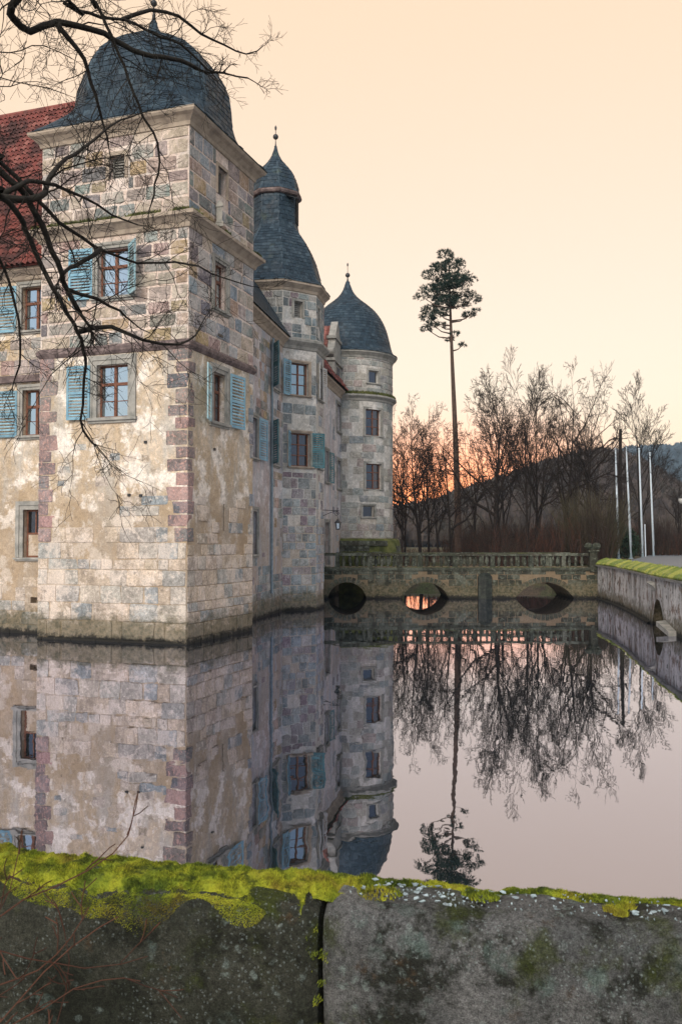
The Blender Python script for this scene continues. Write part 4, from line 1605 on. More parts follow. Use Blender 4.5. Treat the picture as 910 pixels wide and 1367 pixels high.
# end pier with its scrolled cap
mb = MB()
mb.box(13.28, 13.68, BY0 - .07, BY0 + .33, 1.4, 2.5)
mb.box(13.20, 13.76, BY0 - .15, BY0 + .41, 2.5, 2.6)
ep = mb.build('end_pier', 'stone_bridge', br)
mb = MB()
for xx in (13.26, 13.68):
    mb.lathe(xx, BY0 + .13, [(.02, 2.62), (.17, 2.66), (.24, 2.76), (.22, 2.88), (.12, 2.96), (.01, 2.98)], 12)
mb.box(13.3, 13.64, BY0 + .0, BY0 + .26, 2.62, 2.8)
mb.build('pier_cap', 'stone_bridge', ep, smooth=False)

# ------------------------------------------------------------------ right-hand moat wall
mw = thing('moat_wall', 'grey rendered moat wall with mossy coping along the road', 'wall', (12, 40, 0))


def spline(pts, step):
    out = []
    n = len(pts)
    for i in range(n - 1):
        p0, p1, p2, p3 = (Vector(pts[max(0, min(n - 1, j))]) for j in (i - 1, i, i + 1, i + 2))
        m = max(2, int((p2 - p1).length / step))
        for k in range(m):
            t = k / m
            out.append(0.5 * ((2 * p1) + (p2 - p0) * t + (2 * p0 - 5 * p1 + 4 * p2 - p3) * t * t + (3 * p1 - p0 - 3 * p2 + p3) * t ** 3))
    out.append(Vector(pts[-1]))
    return out


wp = spline([(13.72, 49.2)] + WALL_R[1:9], .5)


def wn_(i):
    d = (wp[min(i + 1, len(wp) - 1)] - wp[max(i - 1, 0)]).normalized()
    return Vector((d.y, -d.x))          # points to the water side


OUT_A, OUT_B = 31.3, 33.6
mb = MB()
face_rings = []
for i, p in enumerate(wp):
    nn = wn_(i)
    row = []
    for z in (-1.0, -.05, .12, .5, .95, 1.4, 1.78):
        bulge = .03 * noise.noise((p.y * .7, z * 1.3, 2))
        row.append(Vector((p.x + nn.x * bulge, p.y + nn.y * bulge, z)))
    face_rings.append(row)


def in_outlet(p, z):
    if OUT_A < p.y < OUT_B:
        t = (p.y - (OUT_A + OUT_B) / 2) / ((OUT_B - OUT_A) / 2)
        return z < .98 * math.sqrt(max(0, 1 - t * t)) + .0
    return False


# wall sheet in strips; the culvert mouth is cut by dropping its bottom edge to an arch
for i in range(len(wp) - 1):
    a, b = face_rings[i], face_rings[i + 1]
    inside = OUT_A <= (wp[i].y + wp[i + 1].y) / 2 <= OUT_B

    def arch_z(p):
        t = (p.y - (OUT_A + OUT_B) / 2) / ((OUT_B - OUT_A) / 2)
        return max(-.3, 1.02 * math.sqrt(max(0, 1 - t * t)) - .02)
    for k in range(6):
        pa, pb, pc, pd = a[k].copy(), b[k].copy(), b[k + 1].copy(), a[k + 1].copy()
        if inside:
            za, zb = arch_z(wp[i]), arch_z(wp[i + 1])
            if pd.z <= za and pc.z <= zb:
                continue
            pa.z, pb.z = max(pa.z, za), max(pb.z, zb)
            pd.z, pc.z = max(pd.z, za), max(pc.z, zb)
        mb.quad(pa, pb, pc, pd)
body = mb.build('wall', 'moat_wall', mw, fix=False)
# culvert barrel running back into the bank
mb = MB()
ring0, ring1 = [], []
nmid = wn_(min(range(len(wp)), key=lambda i: abs(wp[i].y - 32.4)))
cpt = min(wp, key=lambda p: abs(p.y - 32.45))
dirv = Vector((nmid.y, -nmid.x))
if dirv.y < 0:
    dirv = -dirv
for k in range(17):
    t = math.pi * k / 16
    q = Vector((cpt.x, cpt.y)) + dirv * (1.22 * math.cos(t))
    ring0.append((q.x - nmid.x * .02, q.y - nmid.y * .02, 1.05 * math.sin(t) - .05))
    ring1.append((q.x - nmid.x * 3, q.y - nmid.y * 3, 1.05 * math.sin(t) - .05))
mb.rings([ring0, ring1], False)
mb.add(ring1, (tuple(range(17)),))
mb.build('culvert', 'mortar_bridge', mw, fix=False)
# cornice lip and sloping moss-grown coping, stone by stone
lip = MB()
lip.rings([[(p.x + wn_(i).x * d, p.y + wn_(i).y * d, z) for d, z in ((-.1, 1.70), (.10, 1.72), (.13, 1.80), (-.1, 1.82))] for i, p in enumerate(wp)], False)
lip.build('coping_lip', 'trim_grey', mw)
k = 0
while k < len(wp) - 1:
    e = min(len(wp) - 1, k + r.choice((3, 4, 4)))
    mb = MB()
    seg = []
    hz = r.uniform(-.015, .02)
    for i in range(k, e + 1):
        p, nn = wp[i], wn_(i)
        gpp = (.015 if i == k else -.015 if i == e else 0)
        tdir = Vector((-nn.y, nn.x))
        if tdir.y > 0:
            tdir = -tdir
        base_ = p + tdir * gpp
        seg.append([(base_.x + nn.x * d, base_.y + nn.y * d, z + hz + .02 * noise.noise((p.y * 2, d * 6, 1))) for d, z in ((.10, 1.805), (.12, 1.86), (.02, 1.96), (-.2, 2.06), (-.42, 2.14), (-.55, 2.12), (-.58, 1.7))])
    mb.rings(seg, False)
    mb.add(seg[0], (tuple(range(7)),))
    mb.add(seg[-1], (tuple(range(7)),))
    mb.build('coping_stone', 'moss_bank', mw)
    k = e
mt = MB()
pts = []
for _ in range(7000):
    i = r.randrange(len(wp) - 1)
    f = r.random()
    p = wp[i].lerp(wp[i + 1], f)
    nn = wn_(i)
    t = r.random()
    if noise.noise((p.x * .9, p.y * .9, t)) > -.15:
        pts.append((p.x + nn.x * (.1 - .6 * t), p.y + nn.y * (.1 - .6 * t), 1.88 + .26 * t))
moss_tufts(mt, pts, .06, r, .6)
mt.build('moss', 'moss_bank', mw, fix=False, kind='stuff')
# footing ledge at the water and a fallen slab by the culvert
mb = MB()
mb.rings([[(p.x + wn_(i).x * d, p.y + wn_(i).y * d, z) for d, z in ((-.05, -.4), (.12, -.4), (.12, .03), (.09, .05), (-.05, .06))] for i, p in enumerate(wp) if p.y > 33.7], False)
mb.build('footing', 'moat_wall', mw)
mb = MB()
q = min(wp, key=lambda p: abs(p.y - 29.9))
vs = []
for dz in (0, .16):
    for a, b in ((-.1, -.8), (.26, -.9), (.34, .7), (-.02, .9)):
        vs.append((q.x - a + b * .15, q.y + b, .10 + dz + .12 * b))
mb.add(vs, ((0, 1, 2, 3), (4, 5, 6, 7), (0, 1, 5, 4), (1, 2, 6, 5), (2, 3, 7, 6), (3, 0, 4, 7)))
tag(mb.build('stone_slab', 'trim_grey'), 'tilted grey stone slab lying at the water beside the culvert mouth', 'slab')
mb = MB()
for (y, z, s_) in ((33.1, 1.42, .2),):
    q = min(wp, key=lambda p: abs(p.y - y))
    mb.add([(q.x - .1, q.y - s_, z), (q.x - .26, q.y - s_ * .7, z + .1), (q.x - .26, q.y + s_ * .8, z + .14), (q.x - .1, q.y + s_, z - .02), (q.x - .02, q.y - s_, z - .18), (q.x - .02, q.y + s_, z - .2), (q.x - .02, q.y - s_, z + .16), (q.x - .02, q.y + s_, z + .18)], ((0, 1, 2, 3), (0, 3, 5, 4), (1, 6, 7, 2), (0, 4, 6, 1), (3, 2, 7, 5)))
mb.build('projecting_stone', 'trim_grey', mw)


# ------------------------------------------------------------------ foreground parapet
pw = thing('parapet_wall', 'low mossy parapet of big lichened blocks across the foreground', 'wall', (0, 2.8, 1.2))
WD = Vector((1.01 + 1.18, 2.76 - 3.19, 0)).normalized()
WN = Vector((-WD.y, WD.x, 0))
if WN.y < 0:
    WN = -WN
W0 = Vector((-1.18, 3.19, 0))           # back top edge passes here
ZT, TH = 1.95, .27


def parapet_block(u0, u1, mat, seed, name='block'):
    """rounded block: profile swept along u, roughened with noise"""
    prof = [(0.0, .7), (0.0, ZT - .10), (-.02, ZT - .03), (-.07, ZT), (-.14, ZT + .006), (-TH + .06, ZT - .004), (-TH + .015, ZT - .03), (-TH - .01, ZT - .085), (-TH - .02, ZT - .2), (-TH - .012, ZT - .36), (-TH, ZT - .6), (-TH + .01, .7)]
    fine = []
    for i in range(len(prof) - 1):
        a, b = prof[i], prof[i + 1]
        n = max(1, int(math.hypot(b[0] - a[0], b[1] - a[1]) / .018))
        if i in (0, len(prof) - 2, len(prof) - 3):
            n = max(1, n // 3)
        for k in range(n):
            fine.append((a[0] + (b[0] - a[0]) * k / n, a[1] + (b[1] - a[1]) * k / n))
    fine.append(prof[-1])
    m = int((u1 - u0) / .02)
    rows = []
    for i in range(m + 1):
        u = u0 + (u1 - u0) * i / m
        e = min(u - u0, u1 - u)
        rd = -.035 * max(0, 1 - e / .05) ** 2
        row = []
        for d, z in fine:
            p = W0 + WD * u + WN * d
            q = Vector((p.x, p.y, z))
            nz = noise.fractal(q * 6 + Vector((seed, 0, 0)), 1.0, 2.0, 5) * .012 + noise.noise(q * 2.2 + Vector((0, seed, 0))) * .018
            cxy = W0 + WD * u + WN * (-TH / 2)
            out = Vector((q.x - cxy.x, q.y - cxy.y, max(0, z - (ZT - .15)) * 1.2))
            out = out.normalized() if out.length > 1e-6 else Vector((0, 0, 1))
            row.append(q + out * (nz + rd))
        rows.append(row)
    mb = MB()
    mb.rings(rows, False)
    mb.add(rows[0], (tuple(range(len(fine))),))
    mb.add(rows[-1], (tuple(range(len(fine))),))
    return mb.build(name, mat, pw, smooth=True, fix=True)


UJ = 1.19
bl1 = parapet_block(-.62, UJ - .008, 'block_dark', 1.0)
bl1['label'] = 'dark moss-covered block left of the joint'
bl2 = parapet_block(UJ + .008, 2.75, 'block_grey', 5.0)
bl2['label'] = 'grey lichened block right of the joint'
for a, b, sd in ((-2.4, -.64, 9.0), (2.77, 4.3, 13.0)):
    parapet_block(a, b, 'block_dark', sd)


def top_h(u, d):
    """height of the moss carpet"""
    return .02 + .022 * noise.noise((u * 5, d * 7, 0)) + .01 * noise.noise((u * 17, d * 19, 3))


def moss_limit(u):
    """how far the carpet reaches forward over the top: all of it on the left, a back strip on the right"""
    if u < UJ - .06:
        return -TH - .03 + .05 * noise.noise((u * 6, 1, 1))
    if u < UJ + .22:
        return -TH * .9 + .06 * noise.noise((u * 7, 1, 1))
    return -.075 - .035 * noise.noise((u * 5, 2, 2)) - .02 * noise.noise((u * 14, 2, 5))


PROF = [(0.0, ZT - .10), (-.02, ZT - .03), (-.07, ZT), (-.14, ZT + .006), (-TH + .06, ZT - .004), (-TH + .015, ZT - .03), (-TH - .01, ZT - .085), (-TH - .02, ZT - .2), (-TH - .012, ZT - .36)]
PLEN = [0.0]
for a_, b_ in zip(PROF, PROF[1:]):
    PLEN.append(PLEN[-1] + math.hypot(b_[0] - a_[0], b_[1] - a_[1]))
T_BACK, T_EDGE = PLEN[1] - .03, PLEN[5]


def skin(u, t, th_):
    """a point th_ above the block surface at arc length t over its top"""
    k = max(i for i in range(len(PLEN) - 1) if PLEN[i] <= t or i == 0)
    f = min(1, (t - PLEN[k]) / (PLEN[k + 1] - PLEN[k]))
    d, z = PROF[k][0] + (PROF[k + 1][0] - PROF[k][0]) * f, PROF[k][1] + (PROF[k + 1][1] - PROF[k][1]) * f
    seed = 1.0 if u < UJ else 5.0
    p = W0 + WD * u + WN * d
    q = Vector((p.x, p.y, z))
    nz = noise.fractal(q * 6 + Vector((seed, 0, 0)), 1.0, 2.0, 5) * .012 + noise.noise(q * 2.2 + Vector((0, seed, 0))) * .018
    cxy = W0 + WD * u + WN * (-TH / 2)
    out = Vector((q.x - cxy.x, q.y - cxy.y, max(0, z - (ZT - .15)) * 1.2))
    out = out.normalized() if out.length > 1e-6 else Vector((0, 0, 1))
    return q + out * nz + Vector((out.x * .6, out.y * .6, max(.35, out.z))).normalized() * th_


def reach(u):
    if u < UJ - .05:
        return T_EDGE + .012 + .06 * noise.noise((u * 3.1, 1, 1)) + .035 * noise.noise((u * 9, 1, 4))
    if u < UJ + .20:
        return T_EDGE - .05 + .06 * noise.noise((u * 7, 1, 1)) - .3 * max(0, u - UJ - .05)
    return T_BACK + .115 + .05 * noise.noise((u * 5, 2, 2)) + .025 * noise.noise((u * 14, 2, 5))


def bare(u, t):
    return max(0.0, min(1.0, (noise.noise((u * 6, t * 9, 4)) + .50) * 5))


def carpet(u, t, lim):
    f = (t - T_BACK) / (lim - T_BACK)
    edge = max(0, min(1, f * 8, (1 - f) * 5)) * bare(u, t)
    lump = .002 + .010 * noise.noise((u * 8, t * 9, 0)) + .010 * noise.noise((u * 21, t * 23, 3)) + .009 * noise.noise((u * 47, t * 47, 7))
    return max(-.01, (.008 + lump) * edge - .012 * (1 - edge))


mt = MB()
r2 = random.Random(21)
cols_ = int(4.6 / .008)
grid = []
for i in range(cols_ + 1):
    u = -1.6 + 4.6 * i / cols_
    lim = reach(u)
    grid.append([skin(u, T_BACK + (lim - T_BACK) * k / 36, carpet(u, T_BACK + (lim - T_BACK) * k / 36, lim)) for k in range(37)])
mt.rings(grid, False)
for _ in range(120000):
    u = r2.uniform(-.25, 2.6) if r2.random() < .88 else r2.uniform(-1.6, 3.0)
    x_ = (u + 1.6) / 4.6 * cols_
    i = min(cols_ - 1, int(x_))
    f = x_ - i
    y_ = r2.random() * 36
    k = min(35, int(y_))
    g = y_ - k
    q = (grid[i][k] * (1 - f) + grid[i + 1][k] * f) * (1 - g) + (grid[i][k + 1] * (1 - f) + grid[i + 1][k + 1] * f) * g
    t = T_BACK + (reach(u) - T_BACK) * y_ / 36
    if bare(u, t) < .35:
        continue
    h = .0045 + .008 * max(0, noise.noise((u * 15, t * 15, 9)) + .4)
    moss_tufts(mt, [q - Vector((0, 0, .002))], h, r2, .8)
# trailing moss down the face of the left block and in the joint
for _ in range(26000):
    u = r2.uniform(-.4, UJ + .03)
    f = abs(r2.gauss(0, .05)) + (.0 if u < UJ - .035 else r2.uniform(0, .35))
    if u >= UJ - .035 and noise.noise((f * 22, u * 30, 3)) < .22:
        continue
    if noise.noise((u * 4, 6, 0)) + .25 < f * 5 and u < UJ - .035:
        continue
    q0 = skin(u, min(PLEN[-1] - .01, (reach(u) - .02 if u < UJ - .035 else T_EDGE) + f), .001)
    p, z = q0, q0.z
    a = r2.uniform(-.5, .5)
    h = r2.uniform(.0028, .006)
    q = Vector((p.x, p.y, z))
    e = WD * h * .3
    mt.add((q - e, q + e, q - WN * h * .6 + Vector((a * h, 0, -h * .2)), q + Vector((0, 0, h * .4)) + WN * .01), ((0, 1, 2), (1, 3, 2), (3, 0, 2)))
# scattered cushions on the grey block
for cu, cd, cr in ((1.66, -.17, .035), (2.02, -.19, .02), (2.04, -.215, .016), (2.06, -.16, .02), (1.62, -.15, .018), (1.36, -.2, .05)):
    for _ in range(260):
        a, q = r2.uniform(0, 6.28), cr * math.sqrt(r2.random())
        p = W0 + WD * (cu + q * math.cos(a) * 1.3) + WN * (cd + q * math.sin(a))
        moss_tufts(mt, [(p.x, p.y, ZT + .01 + .5 * max(0, cr - q) * .8)], .012, r2, .6)
mt.build('moss', 'moss', pw, fix=False, kind='stuff')
lm = MB()
for _ in range(260):
    u = r2.gauss(1.52, .16) if r2.random() < .6 else r2.gauss(2.05, .12) if r2.random() < .6 else r2.uniform(1.2, 2.6)
    if u < UJ + .05 or u > 2.7:
        continue
    d = r2.uniform(-TH + .03, -.09)
    s_ = r2.choice((.0025, .003, .004, .006, .011))
    p = W0 + WD * u + WN * d
    z = ZT + .012 + .018 * noise.noise((p.x * 2.2, p.y * 2.2 + 5, ZT * 2.2))
    n = 6
    tilt = r2.uniform(0, .006)
    vs = [(p.x + s_ * math.cos(2 * math.pi * k / n) * r2.uniform(.6, 1.2), p.y + s_ * math.sin(2 * math.pi * k / n) * r2.uniform(.6, 1.2), z + r2.uniform(0, .006)) for k in range(n)]
    lm.add(vs + [(p.x, p.y, z - .004 + tilt)], [(k, (k + 1) % n, n) for k in range(n)])
lm.build('lichen', 'lichen', pw, fix=False, kind='stuff')


# ------------------------------------------------------------------ trees
def jitter(r, s_):
    return Vector((r.uniform(-s_, s_), r.uniform(-s_, s_), r.uniform(-s_, s_)))


def twigs(mb, p, d, L_, rad, lvl, r, spread=.75, bend=.18, up=.0, kids=5, flat=None, sides=3):
    """one twig and, below it, its own twigs"""
    n = 5 if lvl > 0 else 3
    pts = [p.copy()]
    dirs = []
    dd = d.normalized()
    for i in range(n):
        dd = (dd + jitter(r, bend) + Vector((0, 0, up))).normalized()
        pts.append(pts[-1] + dd * (L_ / n))
        dirs.append(dd.copy())
    mb.tube(pts, [max(.0015, rad * (1 - .75 * i / n)) for i in range(n + 1)], sides, False)
    if lvl > 0:
        for k in range(kids):
            t = r.uniform(.15, 1.0) * n
            i = min(n - 1, int(t))
            q = pts[i].lerp(pts[i + 1], t - i)
            side = jitter(r, 1)
            side = side - dirs[i] * side.dot(dirs[i])
            if side.length < .05:
                continue
            side.normalize()
            nd = dirs[i] * (1 - spread * .5) + side * spread
            twigs(mb, q, nd, L_ * r.uniform(.35, .68), rad * .55, lvl - 1, r, spread, bend, up, kids, flat, sides)


LIMBS = [
  (0.050, 0.014, [(-5.00,3.30,8.20), (-2.05,6.20,7.07), (-2.21,6.30,6.92), (-2.35,6.40,6.83), (-2.37,6.50,6.79), (-2.29,6.60,6.76), (-2.13,6.70,6.89), (-1.99,6.80,6.91), (-1.82,6.90,6.91), (-1.70,7.00,6.88), (-1.57,7.10,6.86), (-1.44,7.20,6.89), (-1.31,7.30,6.91), (-1.19,7.40,6.90)]),
  (0.026, 0.006, [(-4.90,3.40,8.30), (-2.18,6.60,7.16), (-2.08,6.73,7.06), (-1.98,6.85,7.06), (-1.87,6.98,7.09), (-1.72,7.11,7.15), (-1.60,7.24,7.15), (-1.48,7.36,7.14), (-1.34,7.49,7.16), (-1.18,7.62,7.06), (-1.10,7.75,7.05), (-1.02,7.87,7.11), (-0.83,8.00,7.13)]),
  (0.016, 0.004, [(-1.75,7.20,7.20), (-1.58,7.40,7.39), (-1.37,7.60,7.46), (-1.21,7.80,7.42), (-1.04,8.00,7.43), (-0.86,8.20,7.46), (-0.72,8.40,7.65)]),
  (0.018, 0.006, [(-2.06,6.50,6.77), (-1.98,6.58,6.68), (-1.91,6.67,6.59), (-1.87,6.75,6.45), (-1.84,6.83,6.32), (-1.83,6.92,6.22), (-1.80,7.00,6.08)]),
  (0.024, 0.006, [(-4.60,3.40,8.60), (-3.20,4.60,9.20), (-1.90,6.40,7.09), (-1.82,6.47,6.97), (-1.75,6.55,6.85), (-1.69,6.62,6.73), (-1.65,6.69,6.62), (-1.60,6.76,6.49), (-1.54,6.84,6.32), (-1.48,6.91,6.21), (-1.42,6.98,6.10), (-1.42,7.05,5.98), (-1.47,7.13,5.83), (-1.50,7.20,5.71)]),
  (0.031, 0.006, [(-4.80,3.20,5.20), (-2.23,5.20,5.13), (-2.09,5.31,5.07), (-2.05,5.41,5.08), (-1.97,5.52,5.01), (-1.97,5.63,4.95), (-1.93,5.73,4.85), (-1.90,5.84,4.73), (-1.84,5.95,4.59), (-1.80,6.05,4.48), (-1.79,6.16,4.43), (-1.78,6.27,4.34), (-1.79,6.37,4.23), (-1.83,6.48,4.09), (-1.88,6.59,3.89), (-1.86,6.69,3.77), (-1.82,6.80,3.72)]),
  (0.03, 0.014, [(-4.80,3.30,5.60), (-2.31,5.40,5.44), (-2.17,5.50,5.33), (-2.07,5.60,5.27), (-1.99,5.70,5.19), (-1.92,5.80,5.04), (-1.88,5.90,4.90), (-1.85,6.00,4.78), (-1.84,6.10,4.71), (-1.78,6.20,4.57)]),
  (0.032, 0.004, [(-4.80,3.30,5.90), (-2.40,5.60,5.58), (-2.38,5.78,5.57), (-2.26,5.97,5.52), (-2.09,6.15,5.36), (-1.97,6.33,5.24), (-1.86,6.52,5.19), (-1.75,6.70,5.16), (-1.64,6.88,5.15), (-1.49,7.07,5.18), (-1.32,7.25,5.24), (-1.17,7.43,5.26), (-0.98,7.62,5.22), (-0.77,7.80,5.20)]),
  (0.022, 0.004, [(-2.08,5.50,5.11), (-1.94,5.64,5.14), (-1.90,5.79,5.24), (-1.93,5.93,5.38), (-1.89,6.08,5.55), (-1.84,6.22,5.68), (-1.76,6.37,5.83), (-1.71,6.51,5.97), (-1.63,6.66,6.12), (-1.50,6.80,6.25)]),
  (0.016, 0.01, [(-1.72,6.50,5.11), (-1.82,6.37,4.97), (-1.86,6.23,4.89), (-1.88,6.10,4.81)]),
  (0.016, 0.004, [(-1.80,6.20,4.44), (-1.61,6.40,4.52), (-1.44,6.60,4.47), (-1.21,6.80,4.48), (-1.12,7.00,4.60), (-1.07,7.20,4.78)]),
  (0.013, 0.003, [(-1.84,6.10,4.71), (-1.69,6.27,4.68), (-1.57,6.45,4.65), (-1.53,6.62,4.61), (-1.43,6.80,4.57)]),
  (0.02, 0.005, [(-4.70,3.20,4.80), (-2.22,5.20,4.70), (-2.13,5.30,4.71), (-2.04,5.40,4.69), (-2.02,5.50,4.57), (-1.99,5.60,4.36), (-2.01,5.70,4.19), (-2.07,5.80,4.07)]),
  (0.012, 0.003, [(-4.80,3.40,7.60), (-2.84,6.60,6.57), (-2.66,6.72,6.67), (-2.60,6.84,6.73), (-2.47,6.96,6.82), (-2.34,7.08,6.92), (-2.16,7.20,6.88)]),
  (0.01, 0.003, [(-4.80,3.40,7.30), (-2.83,6.60,6.41), (-2.65,6.70,6.47), (-2.58,6.80,6.51), (-2.39,6.90,6.52), (-2.16,7.00,6.49)]),
  (0.016, 0.004, [(-2.08,5.50,5.11), (-1.96,5.68,5.27), (-1.85,5.86,5.32), (-1.73,6.04,5.32), (-1.57,6.22,5.26), (-1.43,6.40,5.25)]),
]
ot = thing('overhanging_tree', 'bare dark tree whose branches hang across the upper left', 'tree', (-4.9, 2.6, 1.6), None)
mb = MB()
tr = [(-4.9, 2.6, 1.2), (-4.88, 2.65, 2.4), (-4.82, 2.9, 4.0), (-4.8, 3.15, 5.2), (-4.85, 3.3, 6.6), (-4.95, 3.35, 8.2), (-4.8, 3.4, 9.4), (-4.5, 3.3, 11.0)]
mb.tube(tr, [.42, .34, .30, .27, .22, .17, .12, .05], 12)
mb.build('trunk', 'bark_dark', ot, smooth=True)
tw3 = random.Random(5)
for k, (r0, r1, pts) in enumerate(LIMBS):
    mb = MB()
    sp = spline(pts, .12)
    n = len(sp)
    sp = [p + jitter(tw3, .008) for p in sp]
    rad = [1.2 * (r0 + (r1 - r0) * (i / (n - 1)) ** .8) for i in range(n)]
    if (Vector(pts[0]) - Vector((-4.8, 3.3, pts[0][2]))).length < 1.0:
        for i in range(n):
            if sp[i].x < -2.6:
                rad[i] = max(rad[i], r0 * (1 + 1.2 * (-2.6 - sp[i].x) / 2.2))
    mb.tube(sp, rad, 7)
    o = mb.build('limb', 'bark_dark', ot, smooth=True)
    tm = MB()
    acc = 0.0
    for i in range(2, n - 1):
        if sp[i].x < -3.2:
            continue
        acc += (sp[i + 1] - sp[i]).length
        stp = .14 if rad[i] > .012 else .085
        while acc > stp:
            acc -= stp
            d = (sp[i + 1] - sp[i]).normalized()
            side = Vector((tw3.uniform(-1, 1), tw3.uniform(-.7, .7), tw3.uniform(-1, 1)))
            side = side - d * side.dot(d)
            if side.length < .1:
                continue
            nd = d * tw3.uniform(.2, .9) + side.normalized()
            L_ = tw3.choice((.18, .25, .35, .5, .7))
            if sp[i].x > -1.25:
                L_ *= .55
            twigs(tm, sp[i], nd, L_, min(rad[i] * .5, .003 + L_ * .007), 2 if L_ > .22 else 1, tw3, .75, .36, -.02, 4)
    twigs(tm, sp[-1], (sp[-1] - sp[-3]), .26, r1, 2, tw3, .7, .2, 0, 6)
    tm.build('twigs', 'bark_dark', o, fix=False, kind='stuff')


def bare_tree_mesh(seed, h, style):
    """trunk mesh and crown mesh of a leafless tree standing at the origin"""
    r = random.Random(seed)
    tk, cr = MB(), MB()

    def grow(p, d, L_, rad, lvl, up):
        n = 6 if lvl >= 3 else 5 if lvl == 2 else 3
        pts, rads, dirs = [p.copy()], [rad], []
        dd = d.normalized()
        for i in range(n):
            dd = (dd + jitter(r, style['bend'] * (1.0 if lvl < 4 else .4)) + Vector((0, 0, up if lvl >= 3 else up * .1))).normalized()
            pts.append(pts[-1] + dd * L_ / n)
            dirs.append(dd.copy())
            rads.append(max(.013, rad * (1 - (.93 if lvl == 4 else .72) * (i + 1) / n)))
        (tk if lvl >= 3 else cr).tube(pts, rads, 7 if lvl >= 4 else 5 if lvl == 3 else 3, False)
        if lvl == 0:
            return
        kids = style['kids'][4 - lvl]
        for k in range(kids):
            t0 = style['start'] if lvl == 4 else .2
            t = (t0 + (1 - t0) * (k + r.random()) / kids) * n
            i = min(n - 1, int(t))
            q = pts[i].lerp(pts[i + 1], t - i)
            side = jitter(r, 1)
            side = side - dirs[i] * side.dot(dirs[i])
            if side.length < .1:
                side = Vector((1, 0, 0))
            side.normalize()
            sp_ = style['spread'] * r.uniform(.7, 1.25)
            nd = dirs[i] * math.cos(sp_) + side * math.sin(sp_)
            ll = L_ * style['len'][4 - lvl] * r.uniform(.7, 1.2) * (1.15 - .5 * t / n)
            grow(q, nd, ll, max(.013, rads[i] * style['rad'] * r.uniform(.75, 1)), lvl - 1, style['up'])
    grow(Vector((0, 0, -.4)), Vector((r.uniform(-.06, .06), r.uniform(-.06, .06), 1)), h * style['trunk'], h * style['thick'], 4, style['up'] * .5)
    top = sorted(v[2] for v in cr.v)[-40]
    for mb_ in (tk, cr):
        mb_.v = [(x, y, z * h / top) for x, y, z in mb_.v]
    return tk.mesh('trunk', 'bark', True), cr.mesh('crown', 'bark')


S_BROAD = dict(bend=.24, kids=(11, 6, 6, 5), start=.22, spread=.85, len=(.58, .55, .5, .5), rad=.72, up=.045, trunk=.82, thick=.019)
S_UP = dict(bend=.14, kids=(14, 6, 6, 4), start=.22, spread=.5, len=(.46, .5, .5, .5), rad=.6, up=.05, trunk=.92, thick=.013)
S_GNARL = dict(bend=.38, kids=(10, 5, 6, 5), start=.3, spread=.95, len=(.62, .55, .45, .45), rad=.8, up=.02, trunk=.72, thick=.022)
TREE_MESH = [bare_tree_mesh(11, 15, S_BROAD), bare_tree_mesh(12, 15, S_UP), bare_tree_mesh(13, 15, S_GNARL), bare_tree_mesh(14, 15, S_BROAD), bare_tree_mesh(15, 15, S_UP)]
# x in metres, distance, height, mesh, turn, label
BARE = [
    (5.0, 72, 12.5, 1, 10, 'bare tree close beside the round tower, leftmost of the far bank trees'),
    (6.1, 69, 13.2, 3, 80, 'bare spreading tree just right of the round tower'),
    (7.3, 76, 13.5, 4, 140, 'slim bare tree second in from the round tower'),
    (8.6, 71, 11.5, 0, 220, 'bare low crowned tree just left of the tall pine trunk'),
    (11.6, 70, 15.6, 0, 30, 'large bare spreading tree just right of the tall pine'),
    (13.0, 74, 15.8, 4, 200, 'slender bare tree behind the large spreading tree right of the pine'),
    (14.5, 71, 17.2, 1, 300, 'tallest bare upright tree in the middle of the far bank'),
    (16.0, 76, 15.8, 4, 60, 'bare upright tree right of the tallest middle tree'),
    (17.4, 72, 16.2, 3, 250, 'bare tree left of the gnarled tree above the right bridge arch'),
    (20.2, 74, 15.0, 2, 20, 'gnarled bare tree with twisted limbs left of the flagpoles'),
    (21.6, 80, 14.2, 4, 120, 'bare tree right behind the gnarled tree'),
    (27.5, 84, 17.5, 1, 165, 'tall lone bare tree behind the flagpoles'),
    (34.0, 92, 9.5, 0, 90, 'bare tree at the right edge beyond the road'),
    (30.6, 100, 11.0, 3, 190, 'small bare tree behind the road right of the flagpoles'),
    (5.6, 84, 13.0, 0, 100, 'bare tree in the back row seen between the first two trees beside the round tower'),
    (9.6, 90, 12.0, 3, 15, 'bare tree in the back row just left of the pine trunk'),
    (8.2, 96, 13.0, 2, 310, 'gnarled bare tree deep in the back row left of the pine'),
    (13.6, 92, 13.5, 2, 75, 'gnarled bare tree in the back row right of the pine'),
    (17.0, 95, 15.0, 0, 130, 'bare spreading tree in the back row behind the middle of the bank'),
    (20.8, 97, 15.5, 3, 205, 'bare spreading tree in the back row behind the gnarled tree'),
    (24.6, 96, 13.5, 0, 285, 'bare tree in the back row behind the evergreen bush'),
]
for (x, y, h, m, rot, lab) in BARE:
    gz = .9 if x < 15 else 1.55
    t_ = thing('bare_tree', lab, 'tree', (x, y, gz), 'bare trees along the far bank')
    t_.rotation_euler = (0, 0, R(rot))
    s_ = h / 15
    wid = s_ * (.72 if m in (1, 4) else .62)
    t_.scale = (wid, wid, s_)
    for me, nm in zip(TREE_MESH[m], ('trunk', 'crown')):
        c_ = bpy.data.objects.new(nm, me)
        COL.objects.link(c_)
        c_.parent = t_
